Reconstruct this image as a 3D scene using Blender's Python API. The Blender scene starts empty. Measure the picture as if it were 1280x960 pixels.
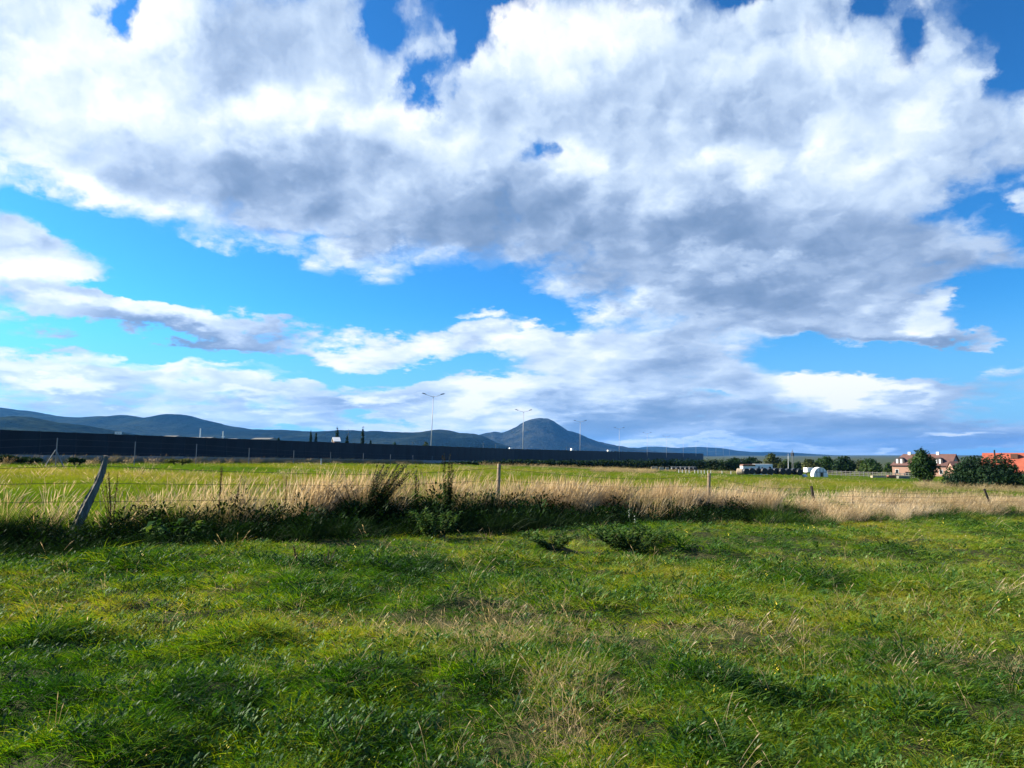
import bpy, math, random
import numpy as np
from mathutils import Vector, Matrix

# ------------------------------------------------------------------ camera
scn = bpy.context.scene
COL = scn.collection
R = math.radians
FPX, HOR = 940.0, 568.0            # focal length in pixels of a 1280 px wide frame, row of the horizon
PITCH = math.atan((HOR - 480.0) / FPX)
EYE = 1.65
cam = bpy.data.cameras.new('camera')
cam.sensor_width = 36.0
cam.lens = 36.0 * FPX / 1280.0
cam.clip_start, cam.clip_end = 0.1, 60000.0
camo = bpy.data.objects.new('camera', cam)
COL.objects.link(camo)
camo.location = (0, 0, EYE)
camo.rotation_euler = (R(90) + PITCH, 0, 0)
scn.camera = camo


def ray(px, py):
    """direction of the view ray through a photo pixel, scaled so that y = 1"""
    dx, dz = (px - 640.0) / FPX, (480.0 - py) / FPX
    c, s = math.cos(PITCH), math.sin(PITCH)
    y, z = c - dz * s, s + dz * c
    return dx / y, z / y


# ------------------------------------------------------------------ light
SUN_AZ, SUN_EL = R(-72), R(26)     # azimuth from the view direction (left is negative), elevation
sd = Vector((math.sin(SUN_AZ) * math.cos(SUN_EL), math.cos(SUN_AZ) * math.cos(SUN_EL), math.sin(SUN_EL)))
sun = bpy.data.lights.new('sun', 'SUN')
sun.energy, sun.angle, sun.color = 5.0, R(0.5), (1.0, 0.91, 0.74)
suno = bpy.data.objects.new('sun', sun)
COL.objects.link(suno)
suno.location = (-200, 100, 200)
suno.rotation_euler = (-sd).to_track_quat('-Z', 'Y').to_euler()
scn.view_settings.view_transform = 'Standard'
scn.view_settings.look = 'None'
scn.view_settings.gamma = 1.0
scn.view_settings.use_curve_mapping = False
scn.view_settings.exposure = 1.5
scn.cycles.max_bounces = 6
scn.cycles.diffuse_bounces = 3
scn.cycles.glossy_bounces = 2
scn.cycles.transmission_bounces = 4
scn.cycles.transparent_max_bounces = 8
scn.cycles.volume_bounces = 0
scn.cycles.caustics_reflective = False
scn.cycles.caustics_refractive = False


# ------------------------------------------------------------------ node helper
class NB:
    def __init__(self, tree):
        self.t = tree

    def n(self, kind, **kw):
        nd = self.t.nodes.new(kind)
        for k, v in kw.items():
            setattr(nd, k, v)
        return nd

    def put(self, sock, v):
        if isinstance(v, bpy.types.NodeSocket):
            self.t.links.new(v, sock)
        else:
            sock.default_value = v

    def m(self, op, a, b=None, c=None, clamp=False):
        nd = self.n('ShaderNodeMath', operation=op)
        nd.use_clamp = clamp
        for i, v in enumerate((a, b, c)):
            if v is not None:
                self.put(nd.inputs[i], v)
        return nd.outputs[0]

    def v(self, op, a, b=None, scale=None):
        nd = self.n('ShaderNodeVectorMath', operation=op)
        self.put(nd.inputs[0], a)
        if b is not None:
            self.put(nd.inputs[1], b)
        if scale is not None:
            self.put(nd.inputs['Scale'], scale)
        return nd.outputs['Value'] if op in ('DOT_PRODUCT', 'LENGTH') else nd.outputs[0]

    def mix(self, f, a, b, typ='MIX'):
        nd = self.n('ShaderNodeMix', data_type='RGBA', blend_type=typ)
        self.put(nd.inputs['Factor'], f)
        for i, v in ((6, a), (7, b)):
            self.put(nd.inputs[i], v if isinstance(v, bpy.types.NodeSocket) else (*v, 1.0))
        return nd.outputs[2]

    def noise(self, vec, scale, detail=4, rough=0.5, dist=0.0, out='Fac', dim='3D'):
        nd = self.n('ShaderNodeTexNoise', noise_dimensions=dim)
        if vec is not None:
            self.put(nd.inputs['Vector'], vec)
        nd.inputs['Scale'].default_value = scale
        nd.inputs['Detail'].default_value = detail
        nd.inputs['Roughness'].default_value = rough
        nd.inputs['Distortion'].default_value = dist
        return nd.outputs[out]

    def smooth(self, x, lo, hi, a=0.0, b=1.0):
        nd = self.n('ShaderNodeMapRange', interpolation_type='SMOOTHSTEP')
        self.put(nd.inputs[0], x)
        for i, v in enumerate((lo, hi, a, b)):
            nd.inputs[i + 1].default_value = v
        return nd.outputs[0]

    def lin(self, x, lo, hi, a=0.0, b=1.0):
        nd = self.n('ShaderNodeMapRange')
        self.put(nd.inputs[0], x)
        for i, v in enumerate((lo, hi, a, b)):
            nd.inputs[i + 1].default_value = v
        return nd.outputs[0]


# ------------------------------------------------------------------ sky with a broken cloud deck
world = bpy.data.worlds.new('World')
scn.world = world
world.use_nodes = True
world.cycles.sampling_method = 'MANUAL'
world.cycles.sample_map_resolution = 512
W = NB(world.node_tree)
world.node_tree.nodes.clear()
d = W.n('ShaderNodeTexCoord').outputs['Generated']
sep = W.n('ShaderNodeSeparateXYZ')
W.put(sep.inputs[0], d)
dx, dy, dz = sep.outputs
up = W.m('MAXIMUM', dz, 0.0)
hl = W.m('MAXIMUM', W.m('SQRT', W.m('ADD', W.m('MULTIPLY', dx, dx), W.m('MULTIPLY', dy, dy))), 0.02)
cq = W.n('ShaderNodeCombineXYZ')                 # bearing on a ring, height squeezed towards the horizon: far clouds lie flatter
W.put(cq.inputs[0], W.m('MULTIPLY', W.m('DIVIDE', dx, hl), 2.6))
W.put(cq.inputs[1], W.m('MULTIPLY', W.m('DIVIDE', dy, hl), 2.6))
W.put(cq.inputs[2], W.m('MULTIPLY', W.m('LOGARITHM', W.m('ADD', up, 0.11), math.e), 1.75))
q = cq.outputs[0]
fy = W.m('MAXIMUM', dy, 0.12)
cu = W.n('ShaderNodeCombineXYZ')                 # bearing / height of a direction, to say where each cloud stands
W.put(cu.inputs[0], W.m('DIVIDE', dx, fy))
W.put(cu.inputs[1], W.m('DIVIDE', dz, fy))
uv = cu.outputs[0]
# ragged outlines: clouds are placed on a slightly warped sky
wn = W.noise(q, 1.7, 3, 0.5, out='Color')
wf = W.noise(q, 5.5, 5, 0.62, out='Color')
uvw = W.v('ADD', uv, W.v('MULTIPLY', W.v('SUBTRACT', wn, (0.5, 0.5, 0.5)), (0.22, 0.12, 0.0)))
uvw = W.v('ADD', uvw, W.v('MULTIPLY', W.v('SUBTRACT', wf, (0.5, 0.5, 0.5)), (0.12, 0.07, 0.0)))


def cloud_sum(spec, base, vec):
    sp = W.n('ShaderNodeSeparateXYZ')
    W.put(sp.inputs[0], vec)
    acc = base
    for (px, py, rx, ry, rot, amp) in spec:
        u, v = ray(px, py)
        c, s = math.cos(R(rot)), math.sin(R(-rot))
        cv = W.n('ShaderNodeCombineXYZ')         # the running sum rides along in z, scaled to nothing: it only orders the nodes
        W.put(cv.inputs[0], sp.outputs[0])
        W.put(cv.inputs[1], sp.outputs[1])
        W.put(cv.inputs[2], acc)
        if abs(rot) < 3:
            w = W.v('MULTIPLY_ADD', cv.outputs[0], (FPX / rx, FPX / ry, 1e-6))
            w.node.inputs[2].default_value = (-u * FPX / rx, -v * FPX / ry, 0)
            d2 = W.v('DOT_PRODUCT', w, w)
        else:
            w = W.v('SUBTRACT', cv.outputs[0], (u, v, 0))
            a = W.v('DOT_PRODUCT', w, (c * FPX / rx, s * FPX / rx, 1e-6))
            b = W.v('DOT_PRODUCT', w, (-s * FPX / ry, c * FPX / ry, 1e-6))
            d2 = W.m('MULTIPLY_ADD', b, b, W.m('MULTIPLY', a, a))
        soft = amp < 0 and ry < 70               # gaps fade in gradually, banks have fuller middles
        g = W.m('EXPONENT', W.m('MULTIPLY', d2, -1.0) if soft else W.m('MULTIPLY', W.m('MULTIPLY', d2, -1.0), d2))
        acc = W.m('MULTIPLY_ADD', g, amp, acc)
    return acc


# where the photograph has cloud (+) and clear sky (-): column, row, half width, half height, tilt, amount
COVER = [
    (60, 20, 200, 90, 0, 0.40), (330, 20, 120, 60, 0, 0.25), (800, 20, 200, 60, 0, 0.15),
    (150, 130, 420, 190, 8, 0.60), (620, 190, 420, 190, 6, 0.62), (960, 180, 340, 260, 0, 0.62),
    (1130, 90, 170, 130, 0, 0.15), (1020, 370, 210, 60, 0, 0.35),
    (340, 362, 400, 40, 5, -0.80), (90, 268, 110, 26, 22, -0.65), (700, 398, 110, 14, 0, -0.25),
    (190, 14, 26, 26, 60, -1.1), (474, 38, 34, 32, 30, -0.95), (524, 112, 30, 50, 25, -1.15), (600, 40, 24, 50, 25, -0.75), (545, 55, 24, 20, -30, 0.25),
    (610, 12, 50, 20, 0, -0.6), (668, 182, 26, 20, 0, -0.85), (1060, 6, 40, 22, 0, -0.75), (1120, 44, 24, 30, 25, -0.62), (210, 200, 60, 24, 0, -0.2),
    (915, 0, 36, 12, 0, -0.5), (1266, 80, 34, 110, 20, -0.55), (1245, 285, 60, 50, -20, -0.80), (1225, 170, 70, 70, 0, 0.35), (1175, 275, 44, 18, 0, -0.35), (140, 378, 80, 9, 10, -1.0), (470, 511, 44, 10, 0, 0.5), (250, 446, 240, 8, 2, -0.5),
    (1230, 375, 90, 28, 0, -0.8), (1120, 437, 230, 20, 2, -1.0), (450, 470, 190, 15, 0, -0.75), (930, 505, 120, 10, 0, -0.4), (600, 386, 170, 22, 3, -0.5), (230, 272, 30, 16, 0, -0.2),
    (1290, 150, 60, 50, 0, 0.45), (1270, 262, 36, 16, 0, 0.65), (1265, 325, 60, 22, 0, 0.4),
    (52, 345, 96, 44, 8, 0.95), (20, 300, 60, 26, 20, 0.7), (205, 414, 150, 23, 5, 0.90), (80, 398, 90, 18, 0, 0.35),
    (605, 400, 44, 10, 4, 0.75), (520, 436, 200, 22, 0, 0.75), (800, 430, 240, 38, 3, 0.75), (840, 470, 220, 28, 6, 0.55),
    (1090, 488, 110, 28, 0, 0.90), (1215, 462, 110, 34, -6, 0.75), (1140, 396, 36, 22, 0, 0.95), (1060, 402, 130, 16, 0, 0.45),
    (1212, 408, 40, 12, 0, 0.7), (140, 468, 270, 26, 0, 0.72), (80, 488, 70, 16, 0, 0.5), (350, 505, 340, 28, 2, 0.70),
    (640, 498, 130, 36, 0, 0.95), (760, 520, 70, 28, 0, 0.95), (200, 442, 330, 9, 4, -0.35), (360, 470, 160, 10, 0, -0.2),
    (900, 500, 110, 20, 0, 0.5), (1120, 540, 320, 32, 0, 0.85), (1190, 543, 40, 9, 0, 0.5), (880, 550, 260, 18, 0, 0.6), (300, 520, 300, 14, 0, 0.3), (640, 556, 900, 14, 0, 0.45), (1190, 320, 60, 60, 0, 0.2),
]
# how much sunlight reaches the side of the cloud that we see (+ bright, - shaded)
LIGHT = [
    (120, 30, 90, 50, 0, 0.40), (240, 28, 55, 40, 0, 0.40), (345, 145, 60, 40, 0, 0.45), (120, 255, 190, 30, 16, 0.55),
    (400, 312, 160, 16, 5, 0.30), (30, 215, 90, 50, 0, 0.35), (480, 150, 70, 30, 0, 0.35), (580, 180, 70, 40, -20, 0.35),
    (720, 195, 50, 34, 0, 0.50), (690, 60, 70, 60, 0, 0.35), (780, 30, 60, 40, 0, 0.30), (1010, 60, 70, 40, 0, 0.30),
    (940, 205, 60, 36, 0, 0.42), (1040, 150, 60, 40, 0, 0.30), (1160, 170, 60, 60, 0, 0.20), (950, 337, 130, 18, 0, 0.40),
    (700, 372, 140, 14, 4, 0.40), (540, 330, 120, 20, 8, 0.32), (150, 120, 260, 90, 0, 0.14), (620, 470, 420, 60, 0, 0.22), (1130, 545, 300, 30, 0, 0.12), (200, 465, 260, 22, 0, 0.12),
    (350, 90, 60, 60, 20, -0.18), (230, 205, 130, 36, 10, -0.16), (420, 245, 190, 34, 6, -0.16), (640, 272, 260, 46, 4, -0.28),
    (1000, 298, 260, 46, 0, -0.30), (800, 345, 180, 22, 0, -0.22), (930, 378, 200, 18, 0, -0.34), (860, 170, 60, 60, 0, -0.16),
    (760, 310, 460, 70, 4, -0.16), (1160, 300, 90, 40, 0, -0.15), (1230, 200, 60, 60, 0, -0.2),
    (50, 342, 100, 34, 0, 0.35), (40, 374, 100, 12, 0, -0.20), (170, 405, 120, 12, 5, 0.40), (290, 420, 60, 16, 5, -0.45),
    (230, 433, 150, 8, 4, -0.3), (1110, 412, 130, 8, 0, -0.45), (1142, 388, 26, 16, 0, 0.45), (605, 400, 50, 10, 0, 0.5),
    (1080, 485, 95, 24, 0, 0.70), (500, 432, 160, 10, 0, 0.25), (800, 440, 230, 26, 0, -0.06), (860, 478, 180, 14, 4, -0.16), (1130, 498, 36, 7, 0, -0.5),
    (1240, 466, 90, 14, 0, -0.15), (610, 500, 66, 24, 0, 0.45), (760, 520, 70, 26, 0, -0.62), (690, 522, 50, 18, 0, -0.20),
    (430, 520, 160, 12, 0, -0.20), (100, 462, 200, 10, 0, 0.25), (1130, 545, 280, 24, 0, -0.62), (1190, 541, 36, 7, 0, 0.95), (1010, 515, 130, 16, 0, -0.25),
    (1090, 552, 20, 6, 0, 0.6), (880, 556, 150, 6, 0, 0.4), (80, 486, 64, 12, 0, 0.65), (470, 510, 44, 9, 0, 0.55), (300, 498, 60, 8, 0, 0.3), (250, 434, 110, 8, 4, -0.25),
]
cover = cloud_sum(COVER, -0.12, uvw)
light = cloud_sum(LIGHT, 0.0, uvw)

# looks at the same billows, some of them a step towards the sun and upwards: gives the billows lit tops and shaded bases
def billow(vec, det, cells=True):
    a = W.noise(vec, 2.1, det, 0.54)
    if not cells:
        return a
    vo = W.n('ShaderNodeTexVoronoi', voronoi_dimensions='3D', feature='F1')
    vo.normalize = True
    W.put(vo.inputs['Vector'], vec)
    vo.inputs['Scale'].default_value = 4.2
    vo.inputs['Detail'].default_value = 2.0
    vo.inputs['Roughness'].default_value = 0.5
    vo.inputs['Lacunarity'].default_value = 2.3
    return W.m('SUBTRACT', W.m('MULTIPLY', a, 0.80), W.m('MULTIPLY_ADD', vo.outputs['Distance'], 0.62, -0.28))


qw = W.v('ADD', q, W.v('SCALE', W.v('SUBTRACT', wf, (0.5, 0.5, 0.5)), scale=0.20))
n0 = billow(qw, 8)
n1 = billow(W.v('ADD', qw, (-0.055, 0.0, 0.05)), 4)
n2 = W.noise(W.v('ADD', q, (-0.20, 0.0, 0.16)), 2.1, 2, 0.5)
n3 = W.noise(q, 2.1, 2, 0.5)
dens = W.m('ADD', cover, W.m('MULTIPLY', W.m('SUBTRACT', n0, 0.5), 2.4))
alpha = W.smooth(dens, -0.12, 0.52)
thick = W.smooth(dens, 0.05, 0.85)
rel = W.m('ADD', W.m('MULTIPLY', W.m('SUBTRACT', n0, n1), 1.5), W.m('MULTIPLY', W.m('SUBTRACT', n3, n2), 0.75))
lum = W.m('ADD', W.m('MULTIPLY_ADD', light, 0.84, 0.71), rel)
lum = W.m('SUBTRACT', lum, W.m('MULTIPLY', thick, 0.12))
lum = W.m('MINIMUM', W.m('MAXIMUM', lum, 0.0), 1.25)

KS = 0.1                                         # world strength
sky = W.n('ShaderNodeTexSky', sky_type='NISHITA')
sky.sun_disc = False
sky.sun_elevation = SUN_EL
sky.sun_rotation = SUN_AZ
sky.altitude = 200
sky.air_density, sky.dust_density, sky.ozone_density = 1.0, 0.6, 2.5
gm_ = W.n('ShaderNodeGamma')
W.put(gm_.inputs[0], W.mix(1.0, sky.outputs[0], (0.048, 0.132, 0.184), 'MULTIPLY'))
gm_.inputs[1].default_value = 1.22
blue = W.v('SCALE', gm_.outputs[0], scale=7.7)


def ramp(fac, stops):
    nd = W.n('ShaderNodeValToRGB')
    W.put(nd.inputs[0], fac)
    cr = nd.color_ramp
    cr.interpolation = 'B_SPLINE'
    while len(cr.elements) < len(stops):
        cr.elements.new(0.5)
    for e, (p, c) in zip(cr.elements, stops):
        e.position = p
        e.color = (*c, 1)
    return nd.outputs[0]


ccol = ramp(W.lin(lum, 0.0, 1.25), [
    (0.0, (0.15, 0.25, 0.43)), (0.25, (0.25, 0.36, 0.56)), (0.45, (0.44, 0.57, 0.78)),
    (0.64, (0.66, 0.79, 0.94)), (0.84, (0.97, 0.99, 1.0)), (1.0, (1.08, 1.06, 1.0))])
ccol = W.v('SCALE', ccol, scale=0.82 / KS)
# the far deck sinks into bluish air towards the horizon
low = W.smooth(dz, -0.02, 0.20, 1.0, 0.0)
pale = W.v('SCALE', (0.26, 0.55, 0.93), scale=0.80 / KS)
air = W.v('SCALE', (0.34, 0.60, 0.93), scale=0.72 / KS)
base = W.mix(alpha, W.mix(W.m('MULTIPLY', low, 0.8), blue, pale), ccol)
final = W.mix(W.m('MULTIPLY', low, 0.22), base, air)
bg = W.n('ShaderNodeBackground')
W.put(bg.inputs[0], final)
bg.inputs[1].default_value = 0.05
wo = W.n('ShaderNodeOutputWorld')
world.node_tree.links.new(bg.outputs[0], wo.inputs[0])
#END_SKY


# ------------------------------------------------------------------ small tools
rng = np.random.default_rng(7)


def vnoise(x, y, seed=0):
    """smooth value noise, 0..1"""
    xi, yi = np.floor(x).astype(np.int64), np.floor(y).astype(np.int64)
    fx, fy = x - xi, y - yi
    fx, fy = fx * fx * (3 - 2 * fx), fy * fy * (3 - 2 * fy)

    def h(a, b):
        n = (a * 374761393 + b * 668265263 + seed * 1274126177) & 0x7fffffff
        n = ((n ^ (n >> 13)) * 1274126177) & 0x7fffffff
        return ((n ^ (n >> 16)) & 0xffff) / 65535.0
    a, b, c, e = h(xi, yi), h(xi + 1, yi), h(xi, yi + 1), h(xi + 1, yi + 1)
    return (a * (1 - fx) + b * fx) * (1 - fy) + (c * (1 - fx) + e * fx) * fy


def fbm(x, y, oct=4, seed=0, gain=0.5):
    x, y = np.asarray(x, float), np.asarray(y, float)
    s, a, t = 0.0, 1.0, 0.0
    for k in range(oct):
        s = s + a * vnoise(x * 2 ** k + 17.3 * k, y * 2 ** k - 9.1 * k, seed + k)
        t += a
        a *= gain
    return s / t


def sstep(x, a, b):
    t = np.clip((np.asarray(x, float) - a) / (b - a), 0, 1)
    return t * t * (3 - 2 * t)


FENCE = [(-22.0, 3.2), (-15.0, 8.3), (-7.95, 13.6), (-0.36, 20.3), (6.6, 25.0), (10.75, 27.2), (20.1, 32.0), (29.0, 36.5), (38.0, 41.0)]
FX, FYY = np.array([p[0] for p in FENCE]), np.array([p[1] for p in FENCE])


def fence_y(x):
    return np.interp(x, FX, FYY)


def base_slope(x, y):
    g = 0.034 * x + 0.0055 * y
    return -14.0 * np.tanh(g / 14.0) * (g > 0) - 3.0 * np.tanh(g / 3.0) * (g <= 0)


CLUMPS = []                                      # lush mounds: x, y, radius, rise (filled in below)


def H(x, y):
    """height of the ground"""
    x, y = np.asarray(x, float), np.asarray(y, float)
    z = base_slope(x, y)
    near = 1 - sstep(np.hypot(x, y), 30, 70)
    z = z + near * ((fbm(x * 0.22, y * 0.22, 2, 3) - 0.5) * 0.24 + (fbm(x * 0.9, y * 0.9, 2, 11) - 0.5) * 0.17 + (fbm(x * 3.1, y * 3.1, 2, 13) - 0.5) * 0.10)
    t = y - fence_y(x)                           # ground dip added before the fence to deepen the shade, deeper to the west
    z = z - near * np.exp(-((t + 1.9) / 0.9) ** 2) * np.interp(x, (-12, -3, 4, 12), (0.42, 0.36, 0.20, 0.0))
    z = z + near * np.exp(-((t - 0.2) / 1.3) ** 2) * 0.16
    for (cx, cy, r, h) in CLUMPS:
        z = z + h * np.exp(-(((x - cx) ** 2 + ((y - cy) * 0.8) ** 2) / (r * r)))
    z = z - 0.00012 * np.clip(np.hypot(x, y) - 900, 0, None)
    return z


def hz(x, y):
    return float(H(np.array([x]), np.array([y]))[0])


def at(px, Y):
    """X of the photo column px at the distance Y"""
    return ray(px, HOR)[0] * Y


def row(py, Y):
    """height of the photo row py at the distance Y"""
    return EYE + ray(640, py)[1] * Y


def ground(px, py):
    """where the view ray through a photo pixel first meets the ground"""
    u, v = ray(px, py)
    ys = np.linspace(2, 60, 1500)
    f = EYE + v * ys - H(u * ys, ys)
    i = int(np.argmax(f < 0))
    return u * ys[i], ys[i]


for (px, py, r, h) in [(690, 690, .40, .20), (788, 672, .9, .16), (877, 690, .6, .10), (722, 748, .40, .10), (905, 750, .45, .10),
                       (1122, 690, .6, .14), (1020, 728, .6, .10), (1110, 732, .6, .10), (1192, 742, .5, .12), (382, 736, .45, .12),
                       (377, 764, .5, .12), (552, 760, .45, .13), (520, 716, .6, .12), (250, 878, .42, .15), (450, 858, .36, .15),
                       (135, 940, .30, .13), (890, 862, .34, .12), (1140, 905, .32, .12), (875, 945, .28, .10), (60, 800, .5, .12),
                       (640, 690, .5, .12), (300, 800, .5, .12), (980, 690, .6, .1), (1250, 690, .7, .12), (60, 880, .35, .12), (600, 850, .3, .10)]:
    gx, gy = ground(px, py)
    CLUMPS.append((gx, gy, r * .8, h * .75))


def mesh_np(name, verts, faces, mat=None, smooth=False):
    me = bpy.data.meshes.new(name)
    me.from_pydata([tuple(map(float, p)) for p in verts], [], [tuple(int(i) for i in f) for f in faces])
    me.update()
    if smooth:
        me.polygons.foreach_set('use_smooth', [True] * len(me.polygons))
    if mat:
        me.materials.append(mat)
    return me


def quads_np(name, V, Q, mat=None, smooth=False):
    """fast mesh of quads or triangles only, from arrays"""
    V, Q = np.asarray(V, np.float32), np.asarray(Q, np.int32)
    me = bpy.data.meshes.new(name)
    k = Q.shape[1]
    me.vertices.add(len(V))
    me.vertices.foreach_set('co', V.ravel())
    me.loops.add(Q.size)
    me.loops.foreach_set('vertex_index', Q.ravel())
    me.polygons.add(len(Q))
    me.polygons.foreach_set('loop_start', np.arange(0, Q.size, k, dtype=np.int32))
    if smooth:
        me.polygons.foreach_set('use_smooth', np.ones(len(Q), bool))
    me.update(calc_edges=True)
    if mat:
        me.materials.append(mat)
    return me


def obj(name, me, parent=None, label=None, cat=None, group=None, kind=None, loc=None, rz=None):
    o = bpy.data.objects.new(name, me)
    COL.objects.link(o)
    if parent is not None:
        o.parent = parent
    if loc is not None:
        o.location = loc
    if rz is not None:
        o.rotation_euler = (0, 0, rz)
    for k, v in (('label', label), ('category', cat), ('group', group), ('kind', kind)):
        if v:
            o[k] = v
    return o


def copy_tree(o, parent=None):
    c = o.copy()
    COL.objects.link(c)
    c.parent = parent
    for ch in list(o.children):
        copy_tree(ch, c)
    return c


class MB:
    """collects boxes, bars and lathed tubes into one mesh"""

    def __init__(self):
        self.v, self.f = [], []

    def add(self, vs, fs):
        b = len(self.v)
        self.v += [tuple(p) for p in vs]
        self.f += [tuple(i + b for i in f) for f in fs]
        return self

    def box(self, x0, x1, y0, y1, z0, z1):
        vs = [(x, y, z) for z in (z0, z1) for y in (y0, y1) for x in (x0, x1)]
        return self.add(vs, [(0, 2, 3, 1), (4, 5, 7, 6), (0, 1, 5, 4), (2, 6, 7, 3), (0, 4, 6, 2), (1, 3, 7, 5)])

    def tube(self, pts, rad, n=8, cap=True):
        pts = [Vector(p) for p in pts]
        rad = rad if isinstance(rad, (list, tuple)) else [rad] * len(pts)
        b, ref = len(self.v), None
        for i, p in enumerate(pts):
            t = (pts[min(i + 1, len(pts) - 1)] - pts[max(i - 1, 0)]).normalized()
            if ref is None:
                ref = t.orthogonal().normalized()
            a = (ref - t * ref.dot(t)).normalized()
            ref = a
            c = t.cross(a)
            for k in range(n):
                g = 2 * math.pi * k / n
                self.v.append(tuple(p + (a * math.cos(g) + c * math.sin(g)) * rad[i]))
        for i in range(len(pts) - 1):
            for k in range(n):
                k2 = (k + 1) % n
                self.f.append((b + i * n + k, b + i * n + k2, b + (i + 1) * n + k2, b + (i + 1) * n + k))
        if cap:
            self.f.append(tuple(b + k for k in reversed(range(n))))
            self.f.append(tuple(b + (len(pts) - 1) * n + k for k in range(n)))
        return self

    def prism(self, poly, y0, y1):
        """polygon in x,z pushed along y"""
        n = len(poly)
        vs = [(x, y0, z) for x, z in poly] + [(x, y1, z) for x, z in poly]
        fs = [tuple(range(n)), tuple(reversed(range(n, 2 * n)))] + [(i, i + n, (i + 1) % n + n, (i + 1) % n) for i in range(n)]
        return self.add(vs, fs)

    def mesh(self, name, mat, smooth=False):
        return mesh_np(name, self.v, self.f, mat, smooth)


# ------------------------------------------------------------------ materials
def material(name):
    m = bpy.data.materials.new(name)
    m.use_nodes = True
    m.node_tree.nodes.clear()
    B = NB(m.node_tree)
    out = B.n('ShaderNodeOutputMaterial')
    return m, B, out


def solid(name, c, rough=0.8, var=0.25, scale=3.0, metal=0.0, bump=0.0, spec=0.3, c2=None):
    """a plain surface with uneven colour and fine relief"""
    m, B, out = material(name)
    co = B.n('ShaderNodeTexCoord').outputs['Object']
    n = B.noise(co, scale, 6, 0.6)
    d_ = c2 or tuple(x * (1 - var) for x in c)
    p = B.n('ShaderNodeBsdfPrincipled')
    B.put(p.inputs['Base Color'], B.mix(B.smooth(n, 0.3, 0.7), d_, c))
    p.inputs['Roughness'].default_value = rough
    p.inputs['Metallic'].default_value = metal
    p.inputs['Specular IOR Level'].default_value = spec
    if bump:
        bp = B.n('ShaderNodeBump')
        bp.inputs['Strength'].default_value = 0.6
        bp.inputs['Distance'].default_value = bump
        B.put(bp.inputs['Height'], B.noise(co, scale * 5, 5, 0.6))
        B.put(p.inputs['Normal'], bp.outputs[0])
    B.put(out.inputs[0], p.outputs[0])
    return m


def leafy(name, cols, trans=0.4, rough=0.5, gloss=0.06, attr='tint', inst=True, tcol=(1.25, 1.2, 0.5), blade=0.35):
    """thin leaf: reflects, lets light through, a little sheen; tint runs along cols, each blade differs"""
    m, B, out = material(name)
    a = B.n('ShaderNodeAttribute', attribute_name=attr, attribute_type='INSTANCER' if inst else 'GEOMETRY')
    b = B.n('ShaderNodeAttribute', attribute_name='blade', attribute_type='GEOMETRY')
    f = B.m('ADD', a.outputs['Fac'], B.m('MULTIPLY', B.m('SUBTRACT', b.outputs['Fac'], 0.5), blade), clamp=True)
    nd = B.n('ShaderNodeValToRGB')
    B.put(nd.inputs[0], f)
    cr = nd.color_ramp
    while len(cr.elements) < len(cols):
        cr.elements.new(0.5)
    for i, (e, c) in enumerate(zip(cr.elements, cols)):
        e.position = i / (len(cols) - 1)
        e.color = (*c, 1)
    col = nd.outputs[0]
    df = B.n('ShaderNodeBsdfDiffuse')
    B.put(df.inputs[0], col)
    tr = B.n('ShaderNodeBsdfTranslucent')
    B.put(tr.inputs[0], B.mix(1.0, col, tcol, 'MULTIPLY'))
    mx = B.n('ShaderNodeMixShader')
    mx.inputs[0].default_value = trans
    B.put(mx.inputs[1], df.outputs[0])
    B.put(mx.inputs[2], tr.outputs[0])
    gl = B.n('ShaderNodeBsdfGlossy')
    gl.inputs['Roughness'].default_value = rough
    gl.inputs[0].default_value = (0.8, 0.85, 0.8, 1)
    m2 = B.n('ShaderNodeMixShader')
    m2.inputs[0].default_value = gloss
    B.put(m2.inputs[1], mx.outputs[0])
    B.put(m2.inputs[2], gl.outputs[0])
    B.put(out.inputs[0], m2.outputs[0])
    return m


def ground_material():
    m, B, out = material('meadow ground')
    co = B.n('ShaderNodeTexCoord').outputs['Object']
    big = B.noise(co, 0.05, 5, 0.6)
    mid = B.noise(co, 0.6, 6, 0.6)
    fine = B.noise(co, 9.0, 6, 0.65)
    c = B.mix(B.smooth(mid, 0.35, 0.65), (0.055, 0.085, 0.014), (0.105, 0.125, 0.022))
    c = B.mix(B.smooth(fine, 0.42, 0.7), c, (0.13, 0.12, 0.035))
    c = B.mix(B.m('MULTIPLY', B.smooth(big, 0.45, 0.65), 0.5), c, (0.12, 0.115, 0.03))
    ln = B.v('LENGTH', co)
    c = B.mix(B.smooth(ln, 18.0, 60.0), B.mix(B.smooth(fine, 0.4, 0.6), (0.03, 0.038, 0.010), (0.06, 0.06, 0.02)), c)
    c = B.mix(B.smooth(ln, 400.0, 900.0), c, B.mix(B.smooth(big, 0.4, 0.6), (0.035, 0.05, 0.018), (0.07, 0.075, 0.03)))
    p = B.n('ShaderNodeBsdfPrincipled')
    B.put(p.inputs['Base Color'], c)
    p.inputs['Roughness'].default_value = 0.95
    p.inputs['Specular IOR Level'].default_value = 0.1
    bp = B.n('ShaderNodeBump')
    bp.inputs['Strength'].default_value = 0.8
    bp.inputs['Distance'].default_value = 0.08
    B.put(bp.inputs['Height'], B.noise(co, 5.0, 8, 0.7))
    B.put(p.inputs['Normal'], bp.outputs[0])
    B.put(out.inputs[0], p.outputs[0])
    return m


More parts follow.
